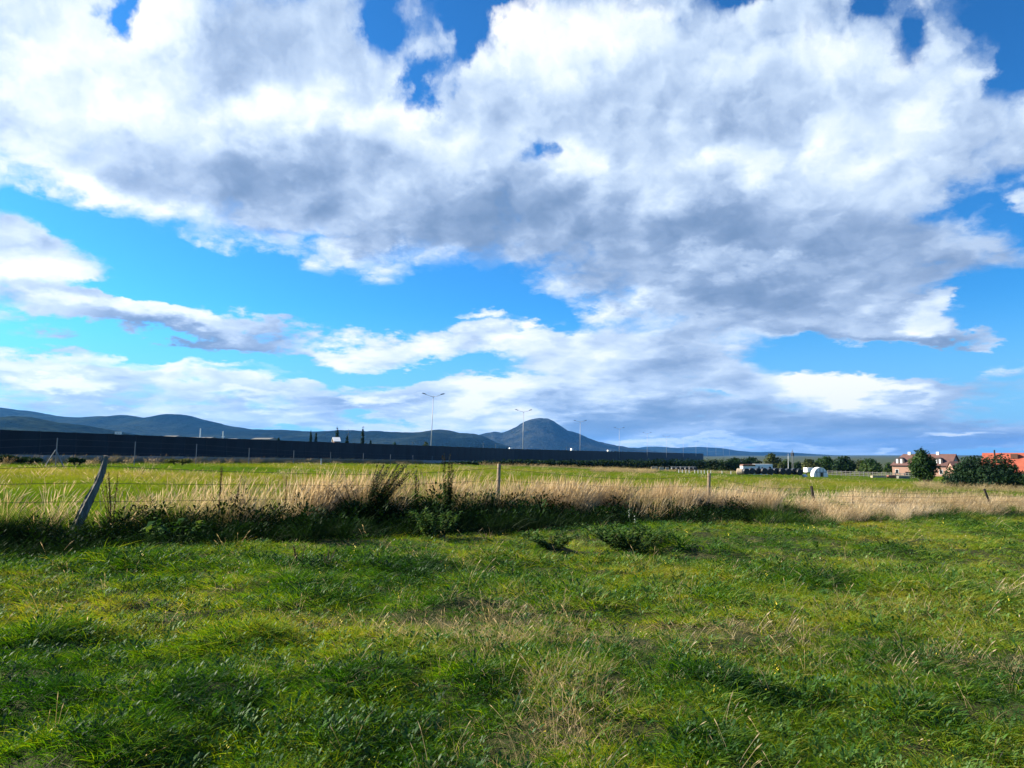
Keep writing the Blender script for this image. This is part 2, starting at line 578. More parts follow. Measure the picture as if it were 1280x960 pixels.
def wood_material(name, ca, cb, cc):
    m, B, out = material(name)
    co = B.n('ShaderNodeTexCoord').outputs['Object']
    st = B.v('MULTIPLY', co, (14, 14, 1.2))
    g = B.noise(st, 2.0, 8, 0.65, 0.6)
    b = B.noise(co, 3.0, 5, 0.6)
    c = B.mix(B.smooth(g, 0.3, 0.7), ca, cb)
    c = B.mix(B.smooth(b, 0.5, 0.75), c, cc)
    p = B.n('ShaderNodeBsdfPrincipled')
    B.put(p.inputs['Base Color'], c)
    p.inputs['Roughness'].default_value = 0.85
    p.inputs['Specular IOR Level'].default_value = 0.2
    bp = B.n('ShaderNodeBump')
    bp.inputs['Strength'].default_value = 0.9
    bp.inputs['Distance'].default_value = 0.02
    B.put(bp.inputs['Height'], g)
    B.put(p.inputs['Normal'], bp.outputs[0])
    B.put(out.inputs[0], p.outputs[0])
    return m


def hill_material(name, ca, cb, scale):
    m, B, out = material(name)
    co = B.n('ShaderNodeTexCoord').outputs['Object']
    a = B.noise(co, scale, 8, 0.6)
    b = B.noise(co, scale * 7, 6, 0.65)
    c = B.mix(B.smooth(a, 0.40, 0.62), ca, cb)
    c = B.mix(B.smooth(b, 0.45, 0.7), c, tuple(x * 0.6 for x in ca))
    p = B.n('ShaderNodeBsdfPrincipled')
    B.put(p.inputs['Base Color'], c)
    p.inputs['Roughness'].default_value = 1.0
    p.inputs['Specular IOR Level'].default_value = 0.0
    bp = B.n('ShaderNodeBump')
    bp.inputs['Strength'].default_value = 1.0
    bp.inputs['Distance'].default_value = 0.06 / scale
    B.put(bp.inputs['Height'], B.noise(co, scale * 9, 8, 0.65))
    B.put(p.inputs['Normal'], bp.outputs[0])
    B.put(out.inputs[0], p.outputs[0])
    return m


M = {}
M['ground'] = ground_material()
GREENS = [(0.009, 0.042, 0.002), (0.034, 0.112, 0.003), (0.100, 0.200, 0.004), (0.200, 0.255, 0.007), (0.29, 0.26, 0.03)]
M['blade'] = leafy('grass blade', GREENS, 0.45, 0.55, 0.015, blade=0.75)
M['field'] = leafy('field grass blade', [(0.065, 0.135, 0.008), (0.115, 0.180, 0.010), (0.165, 0.20, 0.014), (0.24, 0.23, 0.04)], 0.45, 0.6, 0.01)
M['straw'] = leafy('dry grass stem', [(0.17, 0.15, 0.05), (0.36, 0.26, 0.125), (0.52, 0.385, 0.225), (0.68, 0.54, 0.36)], 0.45, 0.6, 0.02, tcol=(1.05, 1.0, 0.85))
M['herb'] = leafy('broad leaf', [(0.010, 0.034, 0.006), (0.025, 0.080, 0.010), (0.06, 0.13, 0.015), (0.13, 0.18, 0.03)], 0.32, 0.55, 0.02)
M['dead'] = leafy('dead seed head', [(0.035, 0.018, 0.010), (0.08, 0.045, 0.022), (0.14, 0.085, 0.045)], 0.2, 0.6, 0.02, inst=False)
M['weed'] = leafy('weed leaf', [(0.016, 0.050, 0.010), (0.035, 0.090, 0.015), (0.075, 0.135, 0.030), (0.14, 0.18, 0.06)], 0.3, 0.55, 0.015, inst=False)
M['plume'] = leafy('weed plume', [(0.020, 0.020, 0.012), (0.040, 0.036, 0.020), (0.075, 0.060, 0.034)], 0.35, 0.5, 0.03, inst=False)
M['leaf'] = leafy('tree leaf', [(0.012, 0.035, 0.012), (0.025, 0.060, 0.014), (0.045, 0.085, 0.018), (0.08, 0.11, 0.025)], 0.35, 0.6, 0.012, inst=False)
M['darkleaf'] = leafy('dark leaf', [(0.008, 0.022, 0.012), (0.014, 0.036, 0.014), (0.025, 0.050, 0.018)], 0.25, 0.6, 0.008, inst=False)
M['oliveleaf'] = leafy('olive leaf', [(0.04, 0.06, 0.02), (0.07, 0.085, 0.025), (0.12, 0.12, 0.035)], 0.3, 0.6, 0.012, inst=False)
M['nettle'] = leafy('shade-dark nettle leaf', [(0.006, 0.018, 0.004), (0.012, 0.034, 0.006), (0.022, 0.055, 0.008), (0.05, 0.085, 0.012)], 0.25, 0.6, 0.008)  # darker than the other leaves: the bank's shade is put into this colour
M['yellow'] = solid('yellow petal', (0.75, 0.58, 0.04), 0.6, 0.1)
M['petal'] = solid('petal', (0.42, 0.44, 0.36), 0.6, 0.1)
M['bark'] = wood_material('bark', (0.035, 0.026, 0.018), (0.085, 0.066, 0.048), (0.05, 0.045, 0.03))
M['oldwood'] = wood_material('weathered post', (0.075, 0.066, 0.052), (0.24, 0.21, 0.165), (0.14, 0.135, 0.10))
M['postwood'] = wood_material('round post', (0.20, 0.145, 0.09), (0.40, 0.30, 0.19), (0.28, 0.22, 0.15))
M['greywood'] = wood_material('grey rail', (0.13, 0.125, 0.115), (0.25, 0.24, 0.22), (0.19, 0.18, 0.165))
M['wire'] = solid('wire', (0.07, 0.068, 0.066), 0.5, 0.3, 20, 0.7)
M['galv'] = solid('galvanised steel', (0.20, 0.215, 0.23), 0.5, 0.15, 2, 0.35)
M['lampgrey'] = solid('lamp post steel', (0.42, 0.43, 0.43), 0.5, 0.15, 2, 0.2)
M['lampdark'] = solid('lamp head', (0.16, 0.16, 0.17), 0.5, 0.2, 4)
M['concrete'] = solid('concrete', (0.30, 0.30, 0.31), 0.9, 0.25, 0.8, bump=0.01)
M['barrier'] = solid('barrier panel', (0.013, 0.022, 0.034), 0.8, 0.5, 0.35, bump=0.02, c2=(0.007, 0.012, 0.020))
M['barrierpost'] = solid('barrier post', (0.014, 0.023, 0.034), 0.7, 0.2, 2)
M['white'] = solid('white paint', (0.80, 0.79, 0.76), 0.6, 0.08, 0.7)
M['black'] = solid('black print', (0.02, 0.02, 0.02), 0.7, 0.1)
M['rubber'] = solid('rubber', (0.02, 0.02, 0.02), 0.8, 0.2)
M['glass'] = solid('dark window glass', (0.02, 0.025, 0.03), 0.1, 0.1, 1, spec=0.6)
M['wrap'] = solid('black bale wrap', (0.016, 0.016, 0.018), 0.35, 0.3, 6, bump=0.02, spec=0.5)
M['strawbale'] = solid('straw bale', (0.52, 0.40, 0.28), 0.9, 0.35, 9, bump=0.03)
M['tunnel'] = solid('white polythene', (0.78, 0.78, 0.76), 0.45, 0.08, 0.8)
M['plaster'] = solid('pink plaster', (0.38, 0.225, 0.165), 0.9, 0.12, 0.6)
M['brown'] = solid('brown fascia', (0.16, 0.075, 0.05), 0.8, 0.2)
M['timber'] = wood_material('pale timber', (0.30, 0.24, 0.16), (0.50, 0.42, 0.30), (0.38, 0.33, 0.25))
M['brick'] = solid('reddish blocks', (0.30, 0.13, 0.09), 0.9, 0.3, 5)


def roof_material(name, ca, cb):
    m, B, out = material(name)
    co = B.n('ShaderNodeTexCoord').outputs['Object']
    w = B.n('ShaderNodeTexBrick')
    B.put(w.inputs['Vector'], co)
    w.inputs['Scale'].default_value = 2.0
    w.inputs['Color1'].default_value = (*ca, 1)
    w.inputs['Color2'].default_value = (*cb, 1)
    w.inputs['Mortar'].default_value = (*[x * 0.5 for x in ca], 1)
    w.inputs['Mortar Size'].default_value = 0.02
    n = B.noise(co, 0.8, 6, 0.6)
    p = B.n('ShaderNodeBsdfPrincipled')
    B.put(p.inputs['Base Color'], B.mix(B.smooth(n, 0.35, 0.7), w.outputs[0], tuple(x * 0.75 for x in cb)))
    p.inputs['Roughness'].default_value = 0.85
    B.put(out.inputs[0], p.outputs[0])
    return m


M['redroof'] = roof_material('orange red tiles', (0.52, 0.12, 0.06), (0.45, 0.10, 0.05))
M['brownroof'] = roof_material('brown tiles', (0.17, 0.08, 0.06), (0.13, 0.06, 0.05))
M['darkroof'] = roof_material('dark tiles', (0.06, 0.045, 0.045), (0.05, 0.04, 0.04))

# ------------------------------------------------------------------ ground
def axis(fine, lim, step, far, grow=1.13):
    v = list(np.arange(-lim if fine is None else fine, lim + 1e-6, step))
    s, x = step, v[-1]
    while x < far:
        s *= grow
        x += s
        v.append(x)
    s, x = step, v[0]
    while x > -far and fine is None:
        s *= grow
        x -= s
        v.insert(0, x)
    return np.array(v)


gxs = axis(None, 17, 0.2, 16000)
gys = axis(1.5, 34, 0.2, 16000)
s_, y_, back = 0.3, 1.5, []
while y_ > -60:
    y_ -= s_
    s_ *= 1.25
    back.insert(0, y_)
gys = np.concatenate([np.array(back), gys])
GX, GY = np.meshgrid(gxs, gys)
GZ = H(GX, GY)
nx_, ny_ = len(gxs), len(gys)
ii = (np.arange(ny_ - 1)[:, None] * nx_ + np.arange(nx_ - 1)[None, :]).ravel()
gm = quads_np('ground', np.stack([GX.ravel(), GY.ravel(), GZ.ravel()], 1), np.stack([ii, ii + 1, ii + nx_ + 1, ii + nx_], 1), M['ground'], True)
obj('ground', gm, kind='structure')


# ------------------------------------------------------------------ hills
def range_of_hills(name, prof, Y, depth, mat, rough, seed, skew=0.0):
    """prof: skyline as (photo column, photo row) seen at the distance Y; real slopes fall off on both sides"""
    px = np.array([p[0] for p in prof], float)
    zz = np.array([row(p[1], Y) for p in prof])
    step = 2.0
    cols = np.arange(px[0], px[-1] + 0.1, step)
    crest = np.interp(cols, px, zz)
    k = np.exp(-np.linspace(-2, 2, 5) ** 2)
    crest = np.convolve(np.pad(crest, 2, 'edge'), k / k.sum(), 'valid')
    crest = crest + (fbm(cols * .055, cols * 0, 4, seed + 3, .6) - .5) * 3.4 / FPX * Y
    xs = (cols - 640) / FPX * Y
    ts = np.linspace(-1, 1, 41)
    V = []
    floor = -20.0
    for t in ts:
        prof_t = np.cos(np.clip(abs(t), 0, 1) * math.pi / 2) ** 1.15
        n = (fbm(xs / (rough * 9) + 3.1, np.full_like(xs, t * depth / (rough * 9)), 5, seed) - 0.5)
        h = floor + (crest - floor) * prof_t * (1 + n * 0.75 * min(1, abs(t) * 3.0)) 
        V.append(np.stack([xs, np.full_like(xs, Y + t * depth) + skew * xs, np.maximum(h, floor)], 1))
    V = np.concatenate(V)
    n = len(xs)
    i = (np.arange(len(ts) - 1)[:, None] * n + np.arange(n - 1)[None, :]).ravel()
    obj(name, quads_np(name, V, np.stack([i, i + 1, i + n + 1, i + n], 1), mat, True), kind='structure')


M['hillnear'] = hill_material('wooded foothill', (0.006, 0.013, 0.010), (0.032, 0.042, 0.018), 0.004)
M['hill'] = hill_material('wooded hill', (0.006, 0.012, 0.010), (0.026, 0.034, 0.019), 0.0022)
M['mount'] = hill_material('mountain heath', (0.008, 0.014, 0.014), (0.042, 0.046, 0.036), 0.0016)
range_of_hills('hills', [(-500, 530), (-330, 512), (-200, 500), (-120, 508), (-40, 519), (0, 521), (22, 521), (45, 523), (62, 527), (82, 528), (104, 532), (124, 537), (140, 543), (160, 549), (200, 556), (240, 566)],
               2200, 700, M['hillnear'], 60, 5)
range_of_hills('hills', [(-700, 540), (-520, 520), (-350, 505), (-230, 512), (-120, 505), (-60, 514), (0, 514), (18, 512.5), (40, 516), (60, 521), (85, 521), (105, 523), (130, 521), (148, 519), (158, 519), (172, 522.5), (188, 522), (200, 520), (214, 518), (228, 519), (245, 523),
                         (262, 526), (280, 531), (300, 534.5), (320, 537), (340, 538), (370, 538.5), (387, 540), (420, 540), (440, 538.5), (470, 540), (480, 539), (500, 540), (525, 540), (540, 538.5), (550, 537), (560, 538), (572, 541),
                         (584, 540.5), (594, 542), (605, 546), (620, 552), (640, 560), (670, 570)], 4600, 1500, M['hill'], 110, 9)
range_of_hills('hills', [(500, 566), (540, 556), (570, 548), (590, 543), (602, 543), (611, 541), (619, 539.5), (628, 541.5), (637, 538), (645, 534), (651, 529), (658, 525), (667, 522.8), (676, 521.8), (684, 523), (691, 527), (699, 532), (707, 537.5), (714, 539.5), (722, 541.5),
                         (735, 547), (750, 552), (765, 555.5), (785, 559.5), (810, 563), (840, 566), (880, 570)], 7500, 1500, M['mount'], 160, 21)
range_of_hills('hills', [(640, 566), (740, 562), (780, 559.5), (797, 559.5), (806, 558), (816, 557.8), (830, 560), (848, 560), (860, 558.6), (876, 558.6), (888, 559), (900, 562), (915, 565.5), (928, 566), (946, 564.2), (958, 565), (972, 566.5), (990, 569), (1010, 570), (1060, 574)],
               12500, 2600, M['hill'], 250, 33)
#END_LAND


# ------------------------------------------------------------------ grass tufts
tufts = {}


def blade_mesh(name, mat, n, hlo, hhi, spread, width, bend, wind=0.0, segs=3, head=0.0, headw=3.0, erect=0.25, seed=1):
    """n bent blades; head > 0 widens the top of the stem into a seed head"""
    r = np.random.default_rng(seed)
    V, Q, T = [], [], []
    for i in range(n):
        a, rad = r.uniform(0, 6.283), spread * math.sqrt(r.uniform(0, 1))
        p = np.array([rad * math.cos(a), rad * math.sin(a), -0.02])
        L = r.uniform(hlo, hhi)
        az = a + r.normal(0, 0.9)
        le = abs(r.normal(0, erect))
        dirv = np.array([math.cos(az) * math.sin(le), math.sin(az) * math.sin(le), math.cos(le)])
        dirv[0] += wind * r.uniform(0.4, 1.1)
        dirv /= np.linalg.norm(dirv)
        bd = bend * r.uniform(0.4, 1.5)
        hd = np.array([math.cos(az) + wind * 3, math.sin(az), 0.0])
        hd /= np.linalg.norm(hd) + 1e-6
        side = np.cross(dirv, [math.cos(az + 1.2), math.sin(az + 1.2), 0.15])
        side /= np.linalg.norm(side) + 1e-6
        w = width * r.uniform(0.7, 1.3)
        rnd = r.uniform(0, 1)
        b = len(V)
        ts = [k / segs for k in range(segs + 1)]
        if head:
            ts = [0, 0.35, 1 - head, 1 - head * 0.55, 1.0]
        for k, t in enumerate(ts):
            c = p + dirv * L * t + hd * (bd * L * t * t) - np.array([0, 0, 0.45 * bd * bd * L * t * t])
            if head:
                ww = w * (1, 0.9, 0.7, headw, 0.25)[k]
            else:
                ww = w * (1 - t) ** 0.7 if t < 1 else w * 0.06
            V += [c - side * ww / 2, c + side * ww / 2]
            T += [rnd, rnd]
        for k in range(len(ts) - 1):
            Q.append((b + 2 * k, b + 2 * k + 1, b + 2 * k + 3, b + 2 * k + 2))
    me = quads_np(name, V, Q, mat)
    at_ = me.attributes.new('blade', 'FLOAT', 'POINT')
    at_.data.foreach_set('value', np.array(T, np.float32))
    return me


def broad_mesh(name, mat, n, size, spread, seed, h=0.08):
    """rosette of oval leaves on short stalks"""
    r = np.random.default_rng(seed)
    V, Q, T = [], [], []
    for i in range(n):
        a = r.uniform(0, 6.283)
        tilt = r.uniform(0.15, 1.1)
        L, wd = size * r.uniform(0.6, 1.3), size * r.uniform(0.28, 0.5)
        o = np.array([math.cos(a), math.sin(a), 0]) * spread * math.sqrt(r.uniform(0, 1)) + np.array([0, 0, h * r.uniform(0.2, 1)])
        f = np.array([math.cos(a) * math.cos(tilt), math.sin(a) * math.cos(tilt), math.sin(tilt)])
        s = np.array([-math.sin(a), math.cos(a), 0])
        b, rnd = len(V), r.uniform(0, 1)
        for t, w, dz_ in ((0, 0.15, 0), (0.35, 0.95, 0.06), (0.7, 0.8, 0.02), (1.0, 0.08, -0.12)):
            c = o + f * L * t + np.array([0, 0, dz_ * L])
            V += [c - s * w * wd / 2, c + s * w * wd / 2]
            T += [rnd, rnd]
        for k in range(3):
            Q.append((b + 2 * k, b + 2 * k + 1, b + 2 * k + 3, b + 2 * k + 2))
    me = quads_np(name, V, Q, mat)
    at_ = me.attributes.new('blade', 'FLOAT', 'POINT')
    at_.data.foreach_set('value', np.array(T, np.float32))
    return me


def tuft_set(name, meshes):
    c = bpy.data.collections.new(name)
    for i, me in enumerate(meshes):
        o = bpy.data.objects.new('%s_%s' % (name, 'abcdefghijklmnop'[i]), me)
        c.objects.link(o)
    return c


def scatter(name, col, P, rot, size, idx, tint, label, cat):
    me = bpy.data.meshes.new(name)
    n = len(P)
    me.vertices.add(n)
    me.vertices.foreach_set('co', np.asarray(P, np.float32).ravel())
    for an, typ, val, key in (('rot', 'FLOAT_VECTOR', rot, 'vector'), ('size', 'FLOAT_VECTOR', size, 'vector'),
                              ('pick', 'INT', idx, 'value'), ('tint', 'FLOAT', tint, 'value')):
        a = me.attributes.new(an, typ, 'POINT')
        a.data.foreach_set(key, np.ascontiguousarray(val, np.int32 if typ == 'INT' else np.float32).ravel())
    o = obj(name, me, label=label, cat=cat, kind='stuff')
    g = bpy.data.node_groups.new(name, 'GeometryNodeTree')
    g.interface.new_socket('Geometry', in_out='INPUT', socket_type='NodeSocketGeometry')
    g.interface.new_socket('Geometry', in_out='OUTPUT', socket_type='NodeSocketGeometry')
    N = g.nodes
    gi, go = N.new('NodeGroupInput'), N.new('NodeGroupOutput')
    ip = N.new('GeometryNodeInstanceOnPoints')
    ci = N.new('GeometryNodeCollectionInfo')
    ci.inputs['Collection'].default_value = col
    ci.inputs['Separate Children'].default_value = True
    ci.inputs['Reset Children'].default_value = True
    ip.inputs['Pick Instance'].default_value = True

    def attr(nm, typ):
        a = N.new('GeometryNodeInputNamedAttribute')
        a.data_type = typ
        a.inputs['Name'].default_value = nm
        return a.outputs[0]
    e = N.new('FunctionNodeEulerToRotation')
    g.links.new(attr('rot', 'FLOAT_VECTOR'), e.inputs[0])
    g.links.new(gi.outputs[0], ip.inputs['Points'])
    g.links.new(ci.outputs[0], ip.inputs['Instance'])
    g.links.new(attr('pick', 'INT'), ip.inputs['Instance Index'])
    g.links.new(e.outputs[0], ip.inputs['Rotation'])
    g.links.new(attr('size', 'FLOAT_VECTOR'), ip.inputs['Scale'])
    g.links.new(ip.outputs[0], go.inputs[0])
    md = o.modifiers.new('tufts', 'NODES')
    md.node_group = g
    return o


def spread_points(n, y0, y1, margin=2.0, power=1.0, side=0.74):
    """n points in the wedge in front of the camera, density falling with distance"""
    u = rng.uniform(0, 1, n)
    y = (y0 ** power + u * (y1 ** power - y0 ** power)) ** (1 / power)
    x = rng.uniform(-1, 1, n) * (side * y + margin)
    return x, y


def eul(n, tilt=0.12, full=True):
    return np.stack([rng.normal(0, tilt, n), rng.normal(0, tilt, n), rng.uniform(0, 6.283, n) if full else rng.normal(0, 0.25, n)], 1)


def patch(spec, x, y):
    s = np.zeros_like(x)
    for (px, py, rx, ry, amp) in spec:
        gx, gy = ground(px, py)
        s += amp * np.exp(-(((x - gx) / rx) ** 2 + ((y - gy) / ry) ** 2))
    return s


# patches of the near meadow read off the photograph
YELLOW = [(210, 765, 2.2, 1.0, .8), (80, 780, 1.3, .8, .4), (480, 610, 2.0, 1.2, .3), (820, 790, 1.6, .8, .55), (1000, 700, 2.5, 1.2, .35),
          (1180, 770, 1.8, 1.0, .45), (1120, 720, 2.5, 1.0, .4), (930, 800, 1.0, .6, .5), (1230, 800, .9, .7, .5), (560, 735, 1.5, .8, .3), (720, 705, 2, 1, .35),
          (1000, 850, .8, .6, .3), (1200, 650, 4, 1.5, .3), (100, 725, 2.5, .8, .3), (760, 650, 3, .8, .3), (900, 655, 3, .9, .35)]
DRY = [(620, 760, .9, .8, .9), (670, 790, .7, .5, .7), (590, 800, .8, .5, .5), (730, 900, .45, .4, .8), (650, 930, .4, .35, .7), (560, 790, .8, .5, .5),
       (860, 795, .9, .5, .6), (960, 800, .5, .4, .6), (1250, 840, .6, .4, .8), (1040, 640, 1.5, .8, .4), (450, 790, .8, .5, .4), (700, 850, .5, .5, .5),
       (1120, 765, .8, .4, .4), (560, 700, .8, .5, .3), (1270, 745, 1, .6, .5)]
DARK = [(60, 900, .9, .7, .8), (250, 880, .8, .5, .6), (150, 830, 1.4, .6, .6), (420, 880, .9, .5, .5), (560, 940, .5, .4, .4), (330, 940, .6, .4, .4),
        (520, 720, 1.2, .7, .5), (690, 690, .7, .5, .7), (790, 675, 1.2, .7, .7), (400, 740, .9, .5, .6), (1040, 740, 1.2, .5, .5), (880, 690, 1.4, .5, .5),
        (900, 930, .5, .4, .6), (1130, 690, 1.5, .6, .5), (330, 680, 2, .7, .5), (150, 700, 1.8, .7, .6), (1200, 735, 1.0, .4, .5), (905, 860, .5, .4, .5), (540, 765, .8, .5, .5)]
cl = np.array(CLUMPS)


def lush(x, y):
    s = np.zeros_like(x)
    for (cx, cy, r, h) in CLUMPS:
        s = np.maximum(s, np.exp(-(((x - cx) ** 2 + ((y - cy) * 0.9) ** 2) / (r * r * 1.1))))
    return s


meadow = tuft_set('meadow_tuft', [
    blade_mesh('blades', M['blade'], 26, .03, .08, .09, .0055, .5, seed=1),
    blade_mesh('blades', M['blade'], 26, .03, .09, .10, .0050, .8, erect=.65, seed=2),
    blade_mesh('blades', M['blade'], 28, .04, .10, .10, .0060, .6, wind=.05, erect=.5, seed=3),
    blade_mesh('blades', M['blade'], 30, .06, .15, .10, .0065, .8, wind=.10, erect=.5, seed=4),
    blade_mesh('blades', M['blade'], 32, .06, .17, .11, .0070, .9, wind=.06, erect=.7, seed=5),
    broad_mesh('leaves', M['herb'], 18, .032, .09, 6, .06),
    broad_mesh('leaves', M['herb'], 14, .045, .09, 7, .07),
    blade_mesh('stems', M['straw'], 14, .05, .16, .12, .0035, .5, erect=1.1, seed=8),
    blade_mesh('stems', M['straw'], 10, .08, .20, .08, .0035, .35, wind=.2, erect=.4, seed=9),
    blade_mesh('stems', M['straw'], 4, .14, .30, .06, .0030, .25, wind=.2, erect=.3, head=.2, headw=3, seed=10),
    broad_mesh('flowers', M['yellow'], 7, .018, .05, 11, .14),
    broad_mesh('leaves', M['straw'], 5, .028, .12, 12, .07),
])


def near_meadow():
    xs, ys = [], []
    for (n, a, b, p) in ((41000, 2.6, 7.0, 1.4), (39000, 7.0, 13.0, 1.8), (44000, 13.0, 30.0, 2.0)):
        x, y = spread_points(n, a, b, 2.6, p, .95)
        xs.append(x)
        ys.append(y)
    x, y = np.concatenate(xs), np.concatenate(ys)
    k = (y < fence_y(x) - 0.2)
    x, y = x[k], y[k]
    u_ = 640 + FPX * x / y
    k = (fence_y(x) - y) > np.interp(u_, (0, 600, 900, 980, 1000), (2.5, 2.3, 2.0, .6, 0)) * (.55 + .9 * fbm(x * .7, y * .7, 3, 44))
    x, y = x[k], y[k]
    gap = fbm(x * 2.6, y * 2.6, 3, 50)
    k = (gap > .36) | (rng.uniform(0, 1, len(x)) < .25)
    x, y = x[k], y[k]
    n = len(x)
    L = lush(x, y)
    yel, dry, dark = patch(YELLOW, x, y), patch(DRY, x, y), patch(DARK, x, y)
    n1, n2, n3 = fbm(x * .45, y * .45, 4, 40), fbm(x * 2.6, y * 2.6, 3, 50), fbm(x * .9 + 9, y * .9, 4, 60)
    west = np.interp(x / np.maximum(y, 1), (-.7, -.1, .3), (-.13, -.03, .10))
    t = fence_y(x) - y
    tint = 0.455 + (n1 - .5) * 1.15 + (n2 - .5) * .8 + yel * .5 - dark * .24 - L * .26 + west * .7 + rng.normal(0, .07, n)
    tint -= 0.22 * sstep(t, 3.5, 1.2) * np.interp(x, (4, 14), (1, 0.3))  # grass beside the bank tinted darker too, carrying on its painted shade
    lushness = L * .8 + dark * .35 + (n3 - .5) * 1.2 - yel * .3
    r = rng.uniform(0, 1, n)
    pick = rng.integers(0, 3, n)
    tall = r < np.clip(lushness * .8 + .10, .03, .85)
    pick[tall] = 3 + rng.integers(0, 2, tall.sum())
    r = rng.uniform(0, 1, n)
    br = r < (.12 + .10 * dark + .22 * (n3 > .56))
    pick[br] = 5 + rng.integers(0, 2, br.sum())
    r = rng.uniform(0, 1, n)
    dr = r < np.clip(+.03 + .55 * dry + .05 * yel + .05 * (n3 < .36) - .04 * dark, 0, .6) * np.interp(x / y, (-.5, 0), (.5, 1))
    pick[dr] = 7 + rng.choice([0, 0, 0, 0, 0, 1, 1, 1, 2], dr.sum())
    tint[dr] = rng.uniform(.1, .8, dr.sum())
    r = rng.uniform(0, 1, n)
    pick[r < .0045] = 10
    pick[(r > .0045) & (r < .010)] = 11
    sc = rng.uniform(.7, 1.25, n) * np.interp(y, (3, 6, 10, 25), (.70, .86, 1.15, 1.8))
    wide = np.interp(y, (3, 10, 25), (1.0, 1.05, 1.2))
    hgt = sc * (1 + .10 * L + .4 * (n3 - .5) + .5 * (n2 - .5)) / np.interp(y, (3, 10, 25), (1.0, 1.1, 1.45))
    size = np.stack([sc * wide, sc * wide, hgt], 1)
    scatter('meadow_grass', meadow, np.stack([x, y, H(x, y)], 1), eul(n, .12), size, pick, np.clip(tint, 0, 1),
            'short rough green grass of the near meadow in front of the wire fence', 'grass')


near_meadow()

# ------------------------------------------------------------------ pasture beyond the fence
pasture = tuft_set('pasture_tuft', [
    blade_mesh('blades', M['field'], 26, .12, .30, .22, .013, .5, wind=.2, seed=21),
    blade_mesh('blades', M['field'], 24, .14, .34, .25, .013, .6, wind=.25, erect=.4, seed=22),
    blade_mesh('blades', M['field'], 22, .10, .26, .25, .014, .7, wind=.2, erect=.5, seed=23),
    blade_mesh('stems', M['straw'], 12, .25, .55, .25, .008, .4, wind=.4, head=.3, headw=2.5, seed=24),
])


# line of the noise barrier along the road (x, y)
BAR_Y = np.array([18.0, 40.0, 57.6, 83.0, 123.0, 165.0, 255.0, 360.0, 489.0, 700.0, 1000.0, 1500.0])
BAR_X = np.array([-45.2, -42.1, -39.2, -35.0, -27.0, -17.4, 0.5, 31.0, 69.0, 132.0, 222.0, 380.0])


def far_pasture():
    xs, ys = [], []
    for (n, a, b, p) in ((50000, 13, 45.0, 2.0), (50000, 45.0, 110.0, 1.8), (42000, 110.0, 300.0, 1.6)):
        x, y = spread_points(n, a, b, 4.0, p, .9)
        xs.append(x)
        ys.append(y)
    x, y = np.concatenate(xs), np.concatenate(ys)
    bw = np.interp(y, BAR_Y, BAR_X)
    k = (y > fence_y(x) - 0.3) & (x > bw + 1.0)
    x, y = x[k], y[k]
    n = len(x)
    n1, n2 = fbm(x * .05, y * .05, 4, 70), fbm(x * .35, y * .35, 3, 80)
    tint = .42 + (n1 - .5) * 1.7 + (n2 - .5) * .5 + rng.normal(0, .08, n)
    pick = rng.integers(0, 3, n)
    r = rng.uniform(0, 1, n)
    edge = sstep(y - fence_y(x), 7, 2) * .05
    st = r < .008 + .03 * (n2 > .62) + edge
    pick[st] = 3
    tint[st] = rng.uniform(.2, .8, st.sum())
    s = rng.uniform(.75, 1.25, n) * np.interp(y, (15, 45, 110, 250), (.9, 1.4, 2.2, 3.6))
    hh = rng.uniform(.7, 1.2, n) * np.interp(y, (15, 45, 110, 250), (.9, 1.0, 1.1, 1.2))
    scatter('pasture_grass', pasture, np.stack([x, y, H(x, y)], 1), eul(n, .08), np.stack([s, s, hh], 1), pick, np.clip(tint, 0, 1),
            'sunlit yellow green pasture grass between the wire fence and the dark noise barrier', 'grass')


far_pasture()

# ------------------------------------------------------------------ tall bleached grass along the fence
tall = tuft_set('tall_tuft', [
    blade_mesh('stems', M['straw'], 22, .60, 1.05, .20, .0062, .22, wind=.20, head=.26, headw=2.4, erect=.13, seed=31),
    blade_mesh('stems', M['straw'], 20, .55, 1.10, .20, .0058, .28, wind=.28, head=.28, headw=2.5, erect=.15, seed=32),
    blade_mesh('stems', M['straw'], 22, .30, .75, .20, .0065, .5, wind=.25, erect=.22, seed=33),
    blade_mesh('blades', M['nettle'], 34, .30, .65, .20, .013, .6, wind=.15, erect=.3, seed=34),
    blade_mesh('blades', M['blade'], 30, .35, .75, .17, .011, .5, wind=.10, erect=.22, seed=35),
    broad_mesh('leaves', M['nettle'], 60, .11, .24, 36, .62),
    blade_mesh('stems', M['straw'], 3, .8, 1.35, .10, .0060, .25, wind=.28, head=.22, headw=3.0, erect=.15, seed=37),
])


